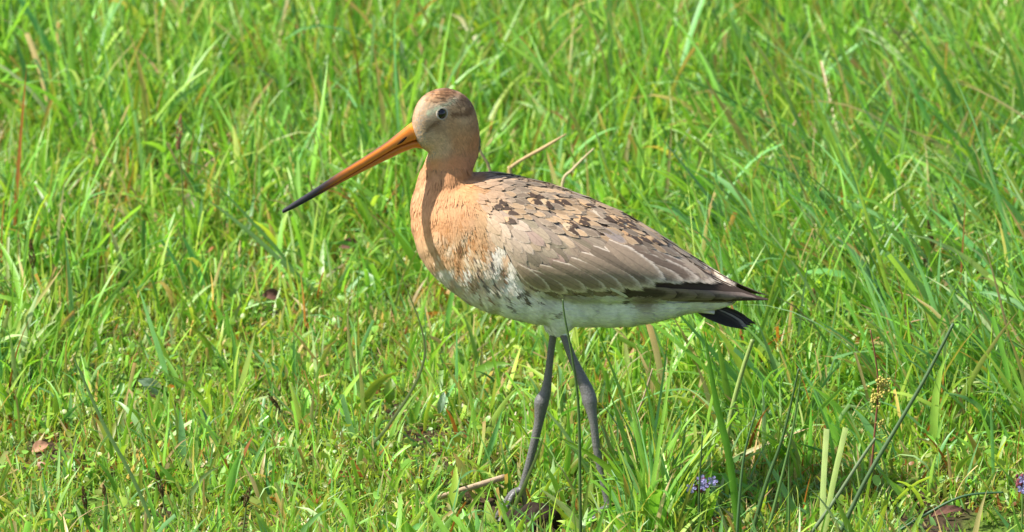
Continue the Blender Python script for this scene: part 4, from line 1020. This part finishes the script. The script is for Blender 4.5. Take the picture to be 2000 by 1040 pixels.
# dead and broad leaves
def leafy(name, c, y, lpx, wpx, ang_, col, label, cat, mat, tiltv=.5, group=None):
    P = G(c[0], c[1], .022); a = R(ang_); d = np.array([math.cos(a), .35, math.sin(a)]); d /= np.linalg.norm(d); s = np.cross(d, [0, -math.cos(tiltv), math.sin(tiltv)]); s /= np.linalg.norm(s); nn = np.cross(s, d)
    V = []; C = []; U = []; L = lpx * PX; Wd = wpx * PX
    for i in range(13):
        u = i / 12; ww = Wd * .5 * math.sin(math.pi * min(1, u * .95 + .025)) ** .75
        for j in range(7):
            v = -1 + j / 3; V.append(P + d * L * (u - .5) + s * ww * v + nn * (abs(v) * ww * .35 + .15 * L * math.sin(u * 3) + .02 * L * math.sin(u * 17 + v * 5))); C.append(np.array(col) * (1.25 if j == 3 else 1)); U.append((v * .5, u * 3))
    Q = np.array([(i * 7 + j, i * 7 + j + 1, i * 7 + j + 8, i * 7 + j + 7) for i in range(12) for j in range(6)])
    o = mesh_np(name, np.array(V), Q, mat, {"col": np.array(C)}, np.array(U), org=P); return tag(o, label, cat, group)
leafy("broad_leaf", (293, 757), .02, 62, 30, -38, (.26, .36, .24), "pale grey green oval leaf facing up in the turf at the left", "leaf", M_GRASS, .7)
leafy("broad_leaf", (762, 765), .02, 52, 26, 85, (.16, .26, .03), "upright olive oval leaf in the turf left of the legs", "leaf", M_GRASS, .2)
leafy("broad_leaf", (862, 788), .02, 46, 15, 75, (.24, .36, .22), "small bluish upright leaf just left of the bird's legs", "leaf", M_GRASS, .2)
leafy("dead_leaf", (530, 578), .12, 40, 26, -10, (.2, .05, .03), "curled dark red dead leaf below the bill tip", "dead leaf", M_DEAD, .6, "dead brown leaves")
leafy("dead_leaf", (682, 480), .12, 46, 26, 5, (.2, .09, .04), "reddish brown dead leaf in front of the breast", "dead leaf", M_DEAD, .7, "dead brown leaves")
leafy("dead_leaf", (78, 875), .0, 36, 24, 20, (.3, .14, .08), "pinkish brown dead leaf in the lower left turf", "dead leaf", plain("dead_leaf_tan", (.36, .19, .11), .8, .2), .8, "dead brown leaves")
leafy("dead_leaf", (1850, 1003), -.02, 70, 18, 5, (.2, .1, .04), "rusty brown dead leaf lying flat near the bottom right corner", "dead leaf", M_DEAD, .9, "dead brown leaves")
leafy("dead_leaf", (376, 392), .3, 34, 40, 70, (.5, .42, .33), "pale tan dead leaf between grass blades left of the bill", "dead leaf", plain("dead_leaf_pale", (.48, .38, .28), .8, .2), .3, "dead brown leaves")
leafy("dead_leaf", (1545, 262), .45, 28, 12, 70, (.6, .2, .03), "small bright orange leaf tip in the grass at the upper right", "dead leaf", plain("orange_leaf", (.62, .20, .03), .6, .3), .3, "dead brown leaves")

def clod(px, py, r, hgt, label):  # lump added where the dark hollow between the feet should show
    c = G(px, py); c[2] = float(gh(c[0], c[1])); V, F = uvsphere((0, 0, 0), 1.0, 22, 34); V = np.array(V)
    nz_ = vnoise(V[:, 0] * 2 + 5, V[:, 1] * 2 + V[:, 2] * 1.7 + 9, 41, 1.4) * .5 + vnoise(V[:, 0] * 6 + 5, V[:, 1] * 6 + V[:, 2] * 5 + 9, 42, 1.3) * .28
    V = V * (.62 + nz_)[:, None] * np.array([r, r * .8, hgt]) + c
    m = plain("hollow_dark_earth", (.030, .020, .014), .9, .2, 260, .6, 1.0)  # near-black colour stands for the darkness inside the hollow
    o = mesh_np("stand_in_clod", V, F, m, org=c); tag(o, label, "stand-in clod")
clod(1042, 992, .025, .027, "dark damp clod of earth between the bird's feet")
